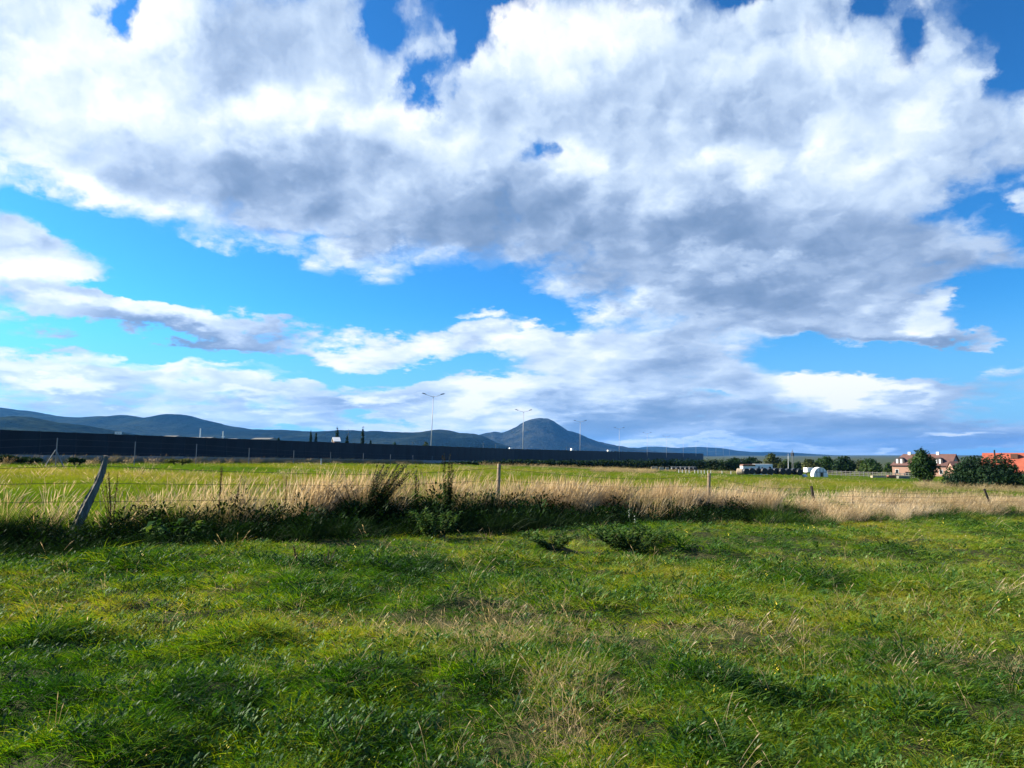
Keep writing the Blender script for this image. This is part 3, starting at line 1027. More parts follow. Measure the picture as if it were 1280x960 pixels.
def fence_strip():
    n = 36000
    x = rng.uniform(-17, 38, n)
    t = rng.uniform(-3.6, 3.6, n)
    y = fence_y(x) + t
    u = 640 + FPX * x / y
    n1, n2 = fbm(x * .5, y * .5, 3, 90), fbm(x * 1.1, y * 1.1, 3, 95)
    # how much of the strip is bleached grass, by the photograph's columns
    tan = np.interp(u, (-200, 0, 110, 150, 215, 260, 300, 350, 420, 480, 520, 560, 640, 900, 958, 968, 992, 1003, 1150, 1165, 1200, 1290, 1500),
                    (.10, .10, .08, .40, .10, .32, .18, .5, .85, .8, .6, .75, .9, .9, .95, .06, .08, .42, .5, .34, .5, .55, .5))
    back = np.exp(-np.clip(t - 1.0, 0, None) ** 2 / .6) * sstep(t - np.interp(u, (970, 1040, 1120, 1190), (0, -1.9, -1.7, 0)), -1.5 + (n1 - .5) * 3.4, .2)
    p_tan = tan * back * np.clip((n2 - .36) * 4.2, .03, 1.7)
    west_ = np.interp(u, (0, 560, 700, 900, 960, 1010, 1150, 1170, 1230, 1250), (1.0, .9, .85, .80, .52, .30, .12, .45, .35, .10)) * np.clip(.45 + 1.1 * n1, .5, 1.2)  # share of dark growth that paints the shade at the strip's foot
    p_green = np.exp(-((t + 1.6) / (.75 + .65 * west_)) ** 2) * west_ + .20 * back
    r = rng.uniform(0, 1, n)
    clear = (u > 78) & (u < 148) & (t < .5)      # the leaning post stands free of the tall stalks
    p_tan = np.where(clear, 0.0, p_tan)
    p_green = np.where(clear & (t > -1.0), p_green * .3, p_green)
    is_tan = r < p_tan * .95
    is_green = (~is_tan) & (r < p_tan * .95 + p_green * .75)
    k = is_tan | is_green
    x, y, t, u, n1, n2, is_tan, tanv = x[k], y[k], t[k], u[k], n1[k], n2[k], is_tan[k], tan[k]
    n = len(x)
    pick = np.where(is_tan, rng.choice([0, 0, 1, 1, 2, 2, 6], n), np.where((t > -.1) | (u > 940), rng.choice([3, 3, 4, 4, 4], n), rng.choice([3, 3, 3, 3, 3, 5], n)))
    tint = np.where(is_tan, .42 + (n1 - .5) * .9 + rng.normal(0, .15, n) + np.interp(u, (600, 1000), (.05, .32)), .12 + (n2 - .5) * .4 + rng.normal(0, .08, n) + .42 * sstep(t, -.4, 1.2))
    low = np.interp(u, (0, 250, 350, 560, 900, 1000, 1280), (.84, .86, .96, 1.08, .86, .80, .66))
    g = rng.uniform(.8, 1.15, n) * low
    h = np.where(is_tan, g * rng.uniform(.85, 1.12, n), g * rng.uniform(.7, 1.1, n) * (.75 + .5 * n1))
    h = h * np.where((u > 985) & (t < .3), .72, 1.0)
    rot = eul(n, .07)
    rot[is_tan, 2] = rng.normal(0, .35, is_tan.sum())
    rot[is_tan, 1] += rng.uniform(0, .16, is_tan.sum())
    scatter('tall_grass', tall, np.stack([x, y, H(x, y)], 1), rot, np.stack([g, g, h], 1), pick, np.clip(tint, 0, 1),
            'tall bleached grass leaning to the right along the wire fence with green growth at its foot coloured dark for shade', 'tall grass')
    # thin tufts and a rusty dock patch far out in the pasture, and a fringe at the foot of the barrier
    xs, ys = [], []
    for (px0, px1, Y0, Y1, m_) in ((738, 818, 118, 150, 800), (900, 1000, 40, 60, 160), (600, 940, 150, 165, 700), (1140, 1280, 70, 100, 900), (1050, 1280, 36, 48, 700)):
        Yy = rng.uniform(Y0, Y1, m_)
        xs.append((rng.uniform(px0, px1, m_) - 640) / FPX * Yy)
        ys.append(Yy)
    m_ = 4200
    Yy = rng.uniform(40, 150, m_)
    xs.append(np.interp(Yy, BAR_Y, BAR_X) + np.abs(rng.normal(0, 2.2, m_)) + .6)
    ys.append(Yy)
    x, y = np.concatenate(xs), np.concatenate(ys)
    n = len(x)
    s = rng.uniform(.8, 1.3, n) * np.interp(y, (30, 150), (1.0, 1.9))
    scatter('rough_grass', tall, np.stack([x, y, H(x, y)], 1), eul(n, .1, False), np.stack([s, s, rng.uniform(.4, .85, n)], 1),
            rng.choice([0, 2, 2, 3, 6], n), rng.uniform(.0, .6, n), 'thin dry rough grass standing at the far side of the pasture', 'rough grass')


fence_strip()
#END_GRASS


# ------------------------------------------------------------------ wire fence along the tall grass
fence = obj('wire_fence', None, label='old wire fence on uneven wooden posts running through the tall bleached grass', cat='fence', loc=(FENCE[3][0], FENCE[3][1], hz(*FENCE[3])))
fo = Vector(fence.location)


def rough_pole(pts, rad, seed, n=10, sub=5, cracked=0.25):
    """a pole with a knotty, split outline"""
    r = np.random.default_rng(seed)
    pts = [Vector(p) for p in pts]
    fine, rr = [], []
    for i in range(len(pts) - 1):
        for k in range(sub):
            t = k / sub
            fine.append(pts[i].lerp(pts[i + 1], t))
            rr.append(rad[i] * (1 - t) + rad[i + 1] * t)
    fine.append(pts[-1])
    rr.append(rad[-1])
    mb = MB().tube(fine, rr, n)
    prof = 1 + r.normal(0, cracked * .5, n)
    for i in range(len(fine)):
        for k in range(n):
            j = i * n + k
            v = Vector(mb.v[j])
            f = prof[k] + r.normal(0, cracked * .22)
            mb.v[j] = tuple(fine[i] + (v - fine[i]) * f)
    return mb


def rel(p):
    return (p[0] - fo.x, p[1] - fo.y, p[2] - fo.z)


def wp(px, py, Y):
    return (ray(px, py)[0] * Y, Y, EYE + ray(px, py)[1] * Y)


def ground_pt(x, y, dz=-0.3):
    return (x, y, hz(x, y) + dz)


fence_wire_nodes = []
# the leaning, weathered post on the left: bent twice, thicker at the bend
gx, gy = FENCE[2]
lean = [wp(88, 676, gy), wp(92, 664, gy), wp(103, 641, gy), wp(112, 622, gy), wp(122, 603, gy), wp(127, 590, gy), wp(132, 569.5, gy)]
mb = rough_pole([rel(p) for p in lean], [.076, .072, .078, .068, .055, .052, .046], 3, 11, 5, .30)
p0 = obj('post', mb.mesh('post', M['oldwood']), fence, label='grey weathered post leaning to the right with a kink half way up')
tops = []
for i, (px, py, pb, r_, dpx, mat, lab) in enumerate([
        (624, 580, 655, .052, 3, 'postwood', 'straight round pole standing upright with a flat sawn top'),
        (886.5, 591.5, 640, .055, 4, 'postwood', 'squat brown post rising out of the bleached grass'),
        (1014, 607.5, 640, .050, -5, 'bark', 'short dark post tipping to the left'),
        (1230, 611, 634, .045, -9, 'bark', 'thin dark post tipping to the left near the bushes')]):
    X0, Y0 = FENCE[3 + i]
    top = wp(px, py, Y0)
    bx_ = at(px - dpx, Y0)
    bot = (bx_, Y0, hz(bx_, Y0) - .3)
    mid_ = tuple((a + b) / 2 for a, b in zip(top, bot))
    mb = rough_pole([rel(bot), rel(mid_), rel(top)], [r_ * 1.1, r_ * 1.03, r_], 11 + i, 10, 5, .10)
    obj('post', mb.mesh('post', M[mat]), fence, label=lab)
    tops.append((bot, top))
for i, k in enumerate((0, 1, 7, 8)):
    X0, Y0 = FENCE[k]
    mb = rough_pole([rel(ground_pt(X0, Y0)), rel(ground_pt(X0 + .03, Y0, .6)), rel(ground_pt(X0 + .05, Y0, 1.3))], [.055, .052, .05], 31 + i, 10, 4, .12)
    obj('post', mb.mesh('post', M['postwood']), fence)


def wire(pts, sag, rad=.0045):
    out = []
    for a, b in zip(pts[:-1], pts[1:]):
        for k in range(12):
            t = k / 12
            p = Vector(a).lerp(Vector(b), t)
            p.z -= sag * 4 * t * (1 - t)
            p.z += .012 * math.sin(9 * t + a[0])
            out.append(rel(p))
    out.append(rel(pts[-1]))
    return MB().tube(out, rad, 5)


def along(frac):
    """points on the posts at a share of their height"""
    P = []
    for k in (0, 1):
        P.append(ground_pt(FENCE[k][0] + .05, FENCE[k][1] - .05, 1.25 * frac))
    P.append(tuple(Vector(lean[1]).lerp(Vector(lean[6]), frac * .95) + Vector((0, -.07, 0))))
    for bot, top in tops:
        b = Vector(bot)
        b.z += .3
        P.append(tuple(b.lerp(Vector(top), frac) + Vector((0, -.055, 0))))
    for k in (7, 8):
        P.append(ground_pt(FENCE[k][0] + .05, FENCE[k][1] - .05, 1.25 * frac))
    return P


for fr, sg in ((.42, .05), (.68, .09), (.92, .16)):
    obj('wire', wire(along(fr), sg).mesh('wire', M['wire']), fence)

# ------------------------------------------------------------------ weeds that stand out of the tall grass
def leaf_cloud(stems, r, size, n, mat, name, droop=.3, narrow=.35):
    """n pointed leaves along polylines"""
    V, Q, T = [], [], []
    for i in range(n):
        s = stems[r.integers(0, len(stems))]
        k = r.integers(0, len(s) - 1)
        o = np.array(s[k]) + (np.array(s[k + 1]) - np.array(s[k])) * r.uniform()
        a = r.uniform(0, 6.283)
        f = np.array([math.cos(a), math.sin(a), r.uniform(-droop, .9)])
        f /= np.linalg.norm(f)
        sd_ = np.cross(f, [0, 0, 1.0])
        sd_ /= np.linalg.norm(sd_) + 1e-6
        L = size * r.uniform(.5, 1.3)
        b, rnd = len(V), r.uniform(0, 1)
        for t, w, q_ in ((0, .2, 0), (.4, 1.0, .05), (1.0, .1, -.15)):
            c = o + f * L * t + np.array([0, 0, q_ * L])
            V += [c - sd_ * w * L * narrow / 2, c + sd_ * w * L * narrow / 2]
            T += [rnd, rnd]
        Q += [(b, b + 1, b + 3, b + 2), (b + 2, b + 3, b + 5, b + 4)]
    me = quads_np(name, V, Q, mat)
    a_ = me.attributes.new('tint', 'FLOAT', 'POINT')
    a_.data.foreach_set('value', np.array(T, np.float32))
    a2 = me.attributes.new('blade', 'FLOAT', 'POINT')
    a2.data.foreach_set('value', np.full(len(T), .5, np.float32))
    return me


def weed(name, px, base, Y, hgt, nstem, lean_x, spread_, leaf, plume, label, cat, seed, leafmat='weed', plumemat='plume', group=None, plume_share=.4, leafsize=.10, stemr=.006, top_spread=1.0):
    X = at(px, Y)
    root = obj(name, None, label=label, cat=cat, group=group, loc=(X, Y, hz(X, Y) - .02))
    r = np.random.default_rng(seed)
    stems, mb = [], MB()
    for i in range(nstem):
        a, q_ = r.uniform(0, 6.283), r.uniform(.3, 1)
        h = hgt * r.uniform(.72, 1.03) if i else hgt
        ox, oy = spread_ * .3 * math.cos(a), spread_ * .3 * math.sin(a)
        tx, ty = ox + spread_ * q_ * math.cos(a) * top_spread + lean_x * h * r.uniform(.7, 1.3), oy + spread_ * q_ * math.sin(a) * top_spread
        pts = [(ox + (tx - ox) * t ** 1.4, oy + (ty - oy) * t ** 1.4, h * (t - .10 * abs(lean_x) * t * t)) for t in (0, .2, .4, .6, .8, 1.0)]
        stems.append(pts)
        mb.tube(pts, [stemr * f for f in (1.3, 1.2, 1, .9, .7, .4)], 5)
    obj('stem', mb.mesh('stem', M['dead'] if leafmat == 'dead' else M['weed'] if plumemat != 'dead' else M['dead']), root)
    if leaf:
        low = [s[:4] for s in stems] if plume else stems
        f = obj('foliage', leaf_cloud(low, r, leafsize, leaf, M[leafmat], 'foliage'), root)
        f['kind'] = 'stuff'
    if plume:
        k = max(1, int(6 * (1 - plume_share)) - 1)
        hi = [s[k:] for s in stems]
        f = obj('seed_heads', leaf_cloud(hi, r, leafsize * .55, plume, M[plumemat], 'seed_heads', .1, .55), root)
        f['kind'] = 'stuff'
    return root


weed('mugwort_plant', 463, 650, 17.2, 1.38, 34, .42, .36, 2200, 3200, 'bushy weed with dark plumes sweeping to the right in front of the tall bleached grass', 'weed', 5, plume_share=.5)
weed('mugwort_plant', 448, 655, 16.8, .90, 24, -.25, .45, 1800, 900, 'low leafy weed with spiky heads at the left foot of the bushy plumed weed', 'weed', 6, plume_share=.35)
weed('mugwort_plant', 560, 655, 18.4, 1.75, 7, .02, .14, 1300, 900, 'tall slender green weed with a brown tip rising above the far edge of the pasture', 'weed', 7, plume_share=.35)
weed('mugwort_plant', 521, 655, 18.2, 1.18, 5, .05, .12, 600, 420, 'thin green weed stalk between the bushy plumed weed and the tall slender weed', 'weed', 8)
weed('dock_plant', 276, 660, 15.2, 1.22, 2, .02, .05, 0, 420, 'tall dark brown dead dock stalk left of two shorter dead stalks', 'weed', 9, leafmat='dead', plumemat='dead', plume_share=.75, leafsize=.07)
weed('dock_plant', 291, 660, 15.4, .98, 2, .14, .05, 0, 300, 'shorter dark dead dock stalk tilted to the right beside the tall dead stalk', 'weed', 10, leafmat='dead', plumemat='dead', plume_share=.75, leafsize=.06)
weed('dock_plant', 303, 660, 15.6, .95, 1, .05, .03, 0, 110, 'thinnest dead brown stalk to the right of the tilted dock stalk', 'weed', 11, leafmat='dead', plumemat='dead', plume_share=.7, leafsize=.05)
weed('dock_plant', 357, 655, 16.4, .98, 2, .03, .04, 0, 150, 'small dark dead stalk standing alone under the upper fence wire', 'weed', 12, leafmat='dead', plumemat='dead', plume_share=.4, leafsize=.07)
weed('dock_plant', 142, 660, 14.0, 1.10, 5, -.10, .16, 0, 420, 'dry brown dock with drooping heads just right of the leaning post', 'weed', 13, leafmat='dead', plumemat='dead', plume_share=.6, leafsize=.09)
weed('bramble_plant', 612, 650, 19.6, .75, 9, -.1, .35, 500, 0, 'dark leafy weed against the foot of the upright round post', 'weed', 14, leafsize=.12)
weed('nettle_plant', 786, 690, 14.6, .50, 44, .0, .85, 4200, 0, 'wide low nettle patch with pale flower spikes in the near meadow', 'weed', 15, leafsize=.10, plume_share=.3)
weed('nettle_plant', 545, 690, 15.2, .62, 20, .0, .45, 1900, 0, 'dark green nettles with pale leaf edges below the tall slender weed', 'weed', 16, leafsize=.10)
weed('nettle_plant', 690, 700, 13.6, .24, 30, -.05, .50, 1700, 0, 'small dark mound of leafy weeds left of the wide nettle patch', 'weed', 17, leafsize=.09)
weed('burdock_plant', 213, 690, 13.0, .75, 9, .05, .38, 150, 0, 'dark broad-leaved burdock in the shaded bank right of the leaning post', 'weed', 18, leafsize=.26, stemr=.012)
weed('dock_plant', 378, 712, 11.2, .32, 4, -.05, .10, 0, 160, 'small reddish brown dock in the shaded near meadow, left one of a pair', 'weed', 19, leafmat='dead', plumemat='dead', plume_share=.8, leafsize=.06)
weed('dock_plant', 412, 714, 11.0, .30, 3, .12, .08, 0, 110, 'small reddish brown dock in the shaded near meadow, right one of a pair', 'weed', 20, leafmat='dead', plumemat='dead', plume_share=.8, leafsize=.05)
weed('dock_plant', 1062, 650, 27.0, .75, 2, .05, .05, 0, 120, 'dark dead stalk in the bleached grass beyond the short tipping post', 'weed', 21, leafmat='dead', plumemat='dead', plume_share=.5, leafsize=.08)
fl = obj('flowering_weed', None, label='two white fluffy flower spikes standing up from the wide nettle patch', cat='weed', loc=(at(788, 15.0), 15.0, hz(at(788, 15.0), 15.0)))
for ox, h in ((-.04, .72), (.07, .60)):
    obj('stem', MB().tube([(ox, 0, 0), (ox + .01, 0, h * .5), (ox, 0, h)], .005, 5).mesh('stem', M['weed']), fl)
for ox, h in ((-.04, .72), (.07, .60)):
    r = np.random.default_rng(int(h * 100))
    obj('flower_head', leaf_cloud([[(ox, 0, h - .16), (ox, 0, h)]], r, .024, 46, M['petal'], 'flower_head', .5, .7), fl)

# ------------------------------------------------------------------ trees and bushes
def crown_mesh(name, lobes, nleaf, size, mat, r, hollow=.55, rag=.25):
    """leaf-sized faces through a crown made of overlapping, ragged lobes"""
    vol = np.array([a * b * c for (_, _, _, a, b, c) in lobes]) ** .75
    pick = r.choice(len(lobes), nleaf, p=vol / vol.sum())
    L = np.array(lobes, float)[pick]
    d_ = r.normal(0, 1, (nleaf, 3))
    d_ /= np.linalg.norm(d_, axis=1)[:, None]
    bump = fbm(d_[:, 0] * 2.2 + pick * 3.7, d_[:, 1] * 2.2 + d_[:, 2] * 2.9, 3, 5) - .5
    rad = (hollow + (1 - hollow) * r.uniform(0, 1, nleaf) ** .6) * (1 + rag * 2.4 * bump)
    C = L[:, :3] + d_ * L[:, 3:] * rad[:, None]
    nrm = d_ + r.normal(0, .75, (nleaf, 3)) + np.array([0, 0, .35])
    nrm /= np.linalg.norm(nrm, axis=1)[:, None]
    a = np.cross(nrm, r.normal(0, 1, (nleaf, 3)))
    a /= np.linalg.norm(a, axis=1)[:, None]
    b = np.cross(nrm, a)
    s = size * r.uniform(.55, 1.3, nleaf)[:, None]
    V = np.stack([C - a * s, C - b * s * .5 + nrm * s * .12, C + a * s, C + b * s * .5 + nrm * s * .12], 1).reshape(-1, 3)
    me = quads_np(name, V, np.arange(nleaf * 4).reshape(-1, 4), mat)
    tn = np.clip(.45 + (fbm(C[:, 0] * .9 / size * .2, C[:, 2] * .9 / size * .2, 2, 8) - .5) * 1.2 + r.normal(0, .14, nleaf), 0, 1)
    for nm, v in (('tint', tn), ('blade', np.full(nleaf, .5))):
        at_ = me.attributes.new(nm, 'FLOAT', 'POINT')
        at_.data.foreach_set('value', np.repeat(v, 4).astype(np.float32))
    return me


def tree(name, px, ytop, hw, Y, label, seed, mat='leaf', trunk=.25, aspect=None, nleaf=1800, leaf=.28, lobes=9, group=None, cat='tree', low=.0, taper=.0, ybase=None, rag=.25):
    r = np.random.default_rng(seed)
    X = at(px, Y)
    zb = hz(X, Y) if ybase is None else row(ybase, Y)
    h = row(ytop, Y) - zb
    w = hw / FPX * Y
    root = obj(name, None, label=label, cat=cat, group=group, loc=(X, Y, zb))
    t0 = trunk * h
    ch = h - t0
    Ls = []
    for i in range(lobes):
        t = (i + .5) / lobes
        zc = t0 + ch * (.16 + .68 * t)
        env = math.sqrt(max(.05, 1 - (2 * t - .85 + .15) ** 2 * .85)) * (1 - taper * t)
        a = 2.4 * i + r.uniform(-.4, .4)
        rr = w * env * r.uniform(.25, .55) if lobes > 3 else 0
        Ls.append((rr * math.cos(a), rr * math.sin(a), zc, w * env * r.uniform(.45, .7), w * env * r.uniform(.45, .7), ch * r.uniform(.14, .24)))
    Ls.append((0, 0, t0 + ch * .5, w * .72, w * .72, ch * .42))
    Ls.append((r.uniform(-.15, .15) * w, 0, t0 + ch * .84, w * .36 * (1 - taper * .5), w * .36, ch * .16))
    mb = MB()
    tr = max(.05, h * .024)
    mb.tube([(0, 0, -.4), (.02 * h * r.uniform(-1, 1), 0, t0 * .6), (0, 0, t0 + ch * .3), (0, 0, t0 + ch * .75)], [tr * 1.3, tr, tr * .7, tr * .2], 8)
    for i in range(7):
        l = Ls[i % len(Ls)]
        s = (0, 0, t0 * .8 + ch * .3 * i / 7)
        mb.tube([s, ((s[0] + l[0]) * .5, (s[1] + l[1]) * .5, (s[2] + l[2]) * .48), l[:3]], [tr * .5, tr * .32, tr * .12], 6)
    obj('trunk', mb.mesh('trunk', M['bark']), root)
    c = obj('crown', crown_mesh('crown', Ls, nleaf, leaf, M[mat], r, rag=rag), root)
    return root


def bush(name, blobs, Y, label, seed, mat, nleaf, leaf, cat='bush', group=None):
    """blobs: photo column, row of the middle, half width, half height, offset in depth"""
    r = np.random.default_rng(seed)
    cx = sum(b[0] for b in blobs) / len(blobs)
    X = at(cx, Y)
    root = obj(name, None, label=label, cat=cat, group=group, loc=(X, Y, hz(X, Y)))
    Ls, mb = [], MB()
    for (px, py, hw, hh, dy) in blobs:
        w = hw / FPX * Y
        x, z = at(px, Y) - X, row(py, Y) - hz(X, Y)
        Ls.append((x, dy, z, w, w * .9, hh / FPX * Y))
        mb.tube([(0, 0, -.4), (x * .6, dy * .6, z * .35), (x, dy, z)], [.09, .07, .03], 6)
    obj('stem', mb.mesh('stem', M['bark']), root)
    obj('crown', crown_mesh('crown', Ls, nleaf, leaf, M[mat], r, hollow=.45, rag=.22), root)
    return root


# the trees by the farm, from the near one back and left
tree('fruit_tree', 1153, 560.5, 17.5, 112, 'round leafy green tree on a short bare trunk in front of the brown roofed house', 41, trunk=.17, nleaf=6500, leaf=.19, lobes=18, taper=.2, ybase=609, rag=.55)
bush('willow_bush', [(1204, 597, 24, 17, 0), (1222, 588, 24, 19, 1), (1247, 588, 23, 19, 0), (1232, 598, 38, 17, -1), (1261, 596, 15, 19, 1), (1189, 602, 17, 12, -1), (1225, 605, 44, 12, -1)], 88,
     'broad dark bush in front of the orange red barn roof', 42, 'darkleaf', 17000, .16)
bush('willow_bush', [(1285, 606, 14, 14, 0), (1276, 614, 9, 8, -.5)], 84, 'lighter green bush cut off by the frame right of the broad dark bush', 43, 'leaf', 2200, .15)
for args in [
    (1053.5, 570, 17, 215, 'round dark tree behind the grey rail fence next to the tree belt', 44, 'darkleaf', .10, 1700, .38),
    (1088, 573, 16, 225, 'flat topped green tree with straggling twigs left of the brown roofed house', 45, 'leaf', .12, 1500, .38),
    (1075, 573, 6, 232, 'thin loose topped tree between the round dark tree and the flat topped tree', 46, 'oliveleaf', .15, 350, .35),
    (1012, 573.5, 13, 235, 'pale olive tree just right of the two poles', 47, 'oliveleaf', .08, 1300, .40),
    (1031, 570, 15, 240, 'wide green tree behind the white tunnel', 48, 'leaf', .08, 1700, .40),
    (964, 566, 12, 262, 'tallest olive tree rising behind the white cabin', 49, 'oliveleaf', .10, 1500, .42),
    (940, 571, 14, 268, 'dark tree behind the brown roof of the white cabin', 50, 'darkleaf', .08, 1200, .44),
    (918, 572, 12, 276, 'dark tree at the right end of the noise barrier', 51, 'darkleaf', .08, 1100, .44),
    (983, 574, 9, 258, 'low green tree between the white cabin and the two poles', 52, 'leaf', .08, 800, .40),
    (976, 577, 6, 250, 'pale low tree next to the right end of the white cabin', 53, 'oliveleaf', .08, 500, .35),
    (997, 577, 8, 252, 'low dark tree under the two poles', 54, 'darkleaf', .08, 700, .38),
    (1110, 578, 7, 285, 'small green tree against the left end of the brown roofed house', 55, 'leaf', .10, 500, .42),
]:
    px, yt, hw, Y, lab, sd_, mt, tk, nl, lf = args
    tree('field_tree', px, yt, hw, Y, lab, sd_, mt, tk, nleaf=nl, leaf=lf, group='trees round the farm')
for px, yt, hw, lab, sd_ in [(388, 537.5, 2.2, 'left dark poplar of a close pair behind the noise barrier', 61), (394.5, 540.5, 2.6, 'right and shorter poplar of a close pair behind the noise barrier', 62),
                             (421, 532.5, 3.6, 'tall dark poplar beside the small white gabled roof', 63), (433.5, 543, 3.0, 'faint short poplar between the two tall poplars', 64), (453, 532, 3.2, 'slim tall poplar standing alone on the right of the poplars', 65)]:
    tree('poplar', px, yt, hw, 255, lab, sd_, 'darkleaf', .05, nleaf=700, leaf=.30, lobes=12, group='poplars behind the noise barrier', taper=.45, rag=.3)
for px, yt, hw, lab, sd_, mt in [(348, 547, 4, 'small dark tree whose top just shows over the noise barrier left of the poplars', 66, 'darkleaf'), (493, 552.5, 6, 'low round green tree top over the noise barrier right of the poplars', 67, 'leaf'),
                                 (533, 552, 7, 'yellowish bushy tree at the foot of the nearest street lamp', 68, 'oliveleaf'), (463, 550.5, 2, 'tiny dark tree just right of the slim tall poplar', 69, 'darkleaf')]:
    tree('road_tree', px, yt, hw, 268, lab, sd_, mt, .1, nleaf=600, leaf=.35, group='trees behind the noise barrier')

bush('low_shrub', [(8, 573, 14, 4, 0), (26, 574.5, 12, 3, .2), (44, 575, 9, 2.6, 0)], 53, 'low dark shrub at the foot of the noise barrier at the left edge', 71, 'darkleaf', 1800, .10)
bush('low_shrub', [(92, 575, 7, 3, 0), (101, 576, 5, 2.4, .1)], 55, 'small dark shrub at the foot of the noise barrier right of the braced fence post', 72, 'darkleaf', 700, .09)
bush('low_shrub', [(215, 576, 8, 2.2, 0), (232, 576, 8, 2.6, 0)], 66, 'low olive shrub at the foot of the noise barrier between two mesh fence posts', 73, 'oliveleaf', 700, .10)

# dark hedge at the foot of the barrier
hed = obj('hedge', None, label='long black shaded hedge along the foot of the noise barrier', cat='hedge', loc=(at(750, 200), 200, hz(at(750, 200), 200)))
r = np.random.default_rng(77)
Ls, mb = [], MB()
for px in np.arange(556, 937, 3.2):
    Y = np.interp(px, (556, 640, 740, 840, 937), (150, 172, 190, 205, 225)) + r.uniform(-1, 1)
    x = at(px, Y)
    g_ = hz(x, Y)
    ztop = row(np.interp(px, (556, 600, 640, 740, 840, 900, 937), (577, 575.5, 574.5, 574.5, 573.5, 573.5, 572)) + r.uniform(-.6, .8), Y)
    hh = max(.5, (ztop - g_ + .4) / 2)
    Ls.append((x - hed.location.x, Y - hed.location.y, g_ - .4 + hh - hed.location.z, 1.0 * r.uniform(.8, 1.3), 1.2, hh))
    if r.uniform() < .4:
        mb.tube([(Ls[-1][0], Ls[-1][1], g_ - .4 - hed.location.z), (Ls[-1][0] + .1, Ls[-1][1], g_ + hh - hed.location.z)], [.06, .03], 5)
obj('stem', mb.mesh('stem', M['bark']), hed)['kind'] = 'stuff'
obj('foliage', crown_mesh('foliage', Ls, 15000, .30, M['darkleaf'], r, hollow=.3, rag=.2), hed)

# ------------------------------------------------------------------ noise barrier along the road
TOPZ = EYE + 1.9
bar = obj('noise_barrier', None, label='long dark noise barrier of panels on a grey concrete plinth along the road', cat='noise barrier', loc=(float(BAR_X[2]), float(BAR_Y[2]), 1.0))
bo = Vector(bar.location)
seg = np.hypot(np.diff(BAR_X), np.diff(BAR_Y))
arc = np.concatenate([[0], np.cumsum(seg)])
s, cuts = 0.0, [0.0]
while s < arc[-1] - 1:
    yy = np.interp(s, arc, BAR_Y)
    s = min(arc[-1], s + (4.0 if yy < 120 else 6.0 if yy < 260 else 16.0 if yy < 500 else 60.0))
    cuts.append(s)


def panel_mesh(L):
    mb = MB()
    for k in range(6):                           # six boards with a shadow gap between
        z0, z1 = k / 6, (k + 1) / 6 - .012
        mb.box(.03, L - .03, -.05, .05, z0, z1)
    mb.box(.03, L - .03, -.03, .03, 0, .985)
    return mb.mesh('panel', M['barrier'])


pm = {}
for a, b in zip(cuts[:-1], cuts[1:]):
    p, q_ = Vector((np.interp(a, arc, BAR_X), np.interp(a, arc, BAR_Y), 0)), Vector((np.interp(b, arc, BAR_X), np.interp(b, arc, BAR_Y), 0))
    L = (q_ - p).length
    key = round(L, 1)
    if key not in pm:
        pm[key] = (panel_mesh(L), MB().box(.05, L - .05, -.10, .10, 0, 1).mesh('plinth', M['concrete']))
    g_ = min(hz(p.x, p.y), hz(q_.x, q_.y))
    mid_g = (hz(p.x, p.y) + hz(q_.x, q_.y)) / 2
    pl_top = mid_g + .66
    rz = math.atan2(q_.y - p.y, q_.x - p.x)
    o = obj('panel', pm[key][0], bar, loc=(p.x - bo.x, p.y - bo.y, pl_top + .004 - bo.z), rz=rz)
    o.scale = (L / key if key else 1, 1, TOPZ - pl_top - .004)
    o = obj('plinth', pm[key][1], bar, loc=(p.x - bo.x, p.y - bo.y, g_ - .6 - bo.z), rz=rz)
    o.scale = (L / key, 1, pl_top - g_ + .6)
    o = obj('post', MB().box(-.08, .08, -.075, .075, g_ - .6, TOPZ).mesh('post', M['barrierpost']), bar, loc=(p.x - bo.x, p.y - bo.y, -bo.z), rz=rz)

# ------------------------------------------------------------------ mesh fence in front of the barrier
mf = obj('mesh_fence', None, label='thin grey wire mesh fence on slim posts in front of the noise barrier', cat='fence', loc=(at(168, 62), 62, hz(at(168, 62), 62)))
mo = Vector(mf.location)
mpts = [(-60, 41.5, 550), (70, 50, 547.5), (168, 62, 552), (245, 70.5, 555), (311, 79, 560), (367, 91, 563), (413, 103, 565), (454, 115, 566.5), (488, 127, 568), (516, 139, 569), (540, 151, 570), (561, 163, 570.5)]
tp = []
for i, (px, Y, yt) in enumerate(mpts):
    X = at(px, Y)
    zt = row(yt, Y)
    obj('post', MB().tube([(X - mo.x, Y - mo.y, hz(X, Y) - .4 - mo.z), (X + .04 - mo.x, Y - mo.y, zt - mo.z)], .028 + .00012 * Y, 8).mesh('post', M['galv']), mf)
    tp.append(Vector((X, Y, zt)))
    if px == 70:
        for dx_ in (-.75, .72):
            obj('brace', MB().tube([(X - mo.x, Y - .05 - mo.y, zt - .78 - mo.z), (X + dx_ - mo.x, Y - .08 - mo.y, hz(X + dx_, Y) - .1 - mo.z)], .035, 8).mesh('brace', M['galv']), mf)
for k, dzw in enumerate((.06, .5, .95)):
    obj('wire', MB().tube([(p.x - mo.x, p.y - mo.y, p.z - dzw - mo.z) for p in tp], .004, 4).mesh('wire', M['lampdark']), mf)
st = obj('marker_stake', MB().tube([(0, 0, -.3), (.01, 0, .62)], .045, 8).box(-.06, .06, -.02, .02, .62, .86).mesh('marker_stake', M['white']), label='short pale marker stake at the foot of the noise barrier below the poplars', cat='stake',
         loc=(at(401.5, 92), 92, hz(at(401.5, 92), 92)))

# ------------------------------------------------------------------ street lamps on the road behind the barrier
LH = 17.2 + EYE


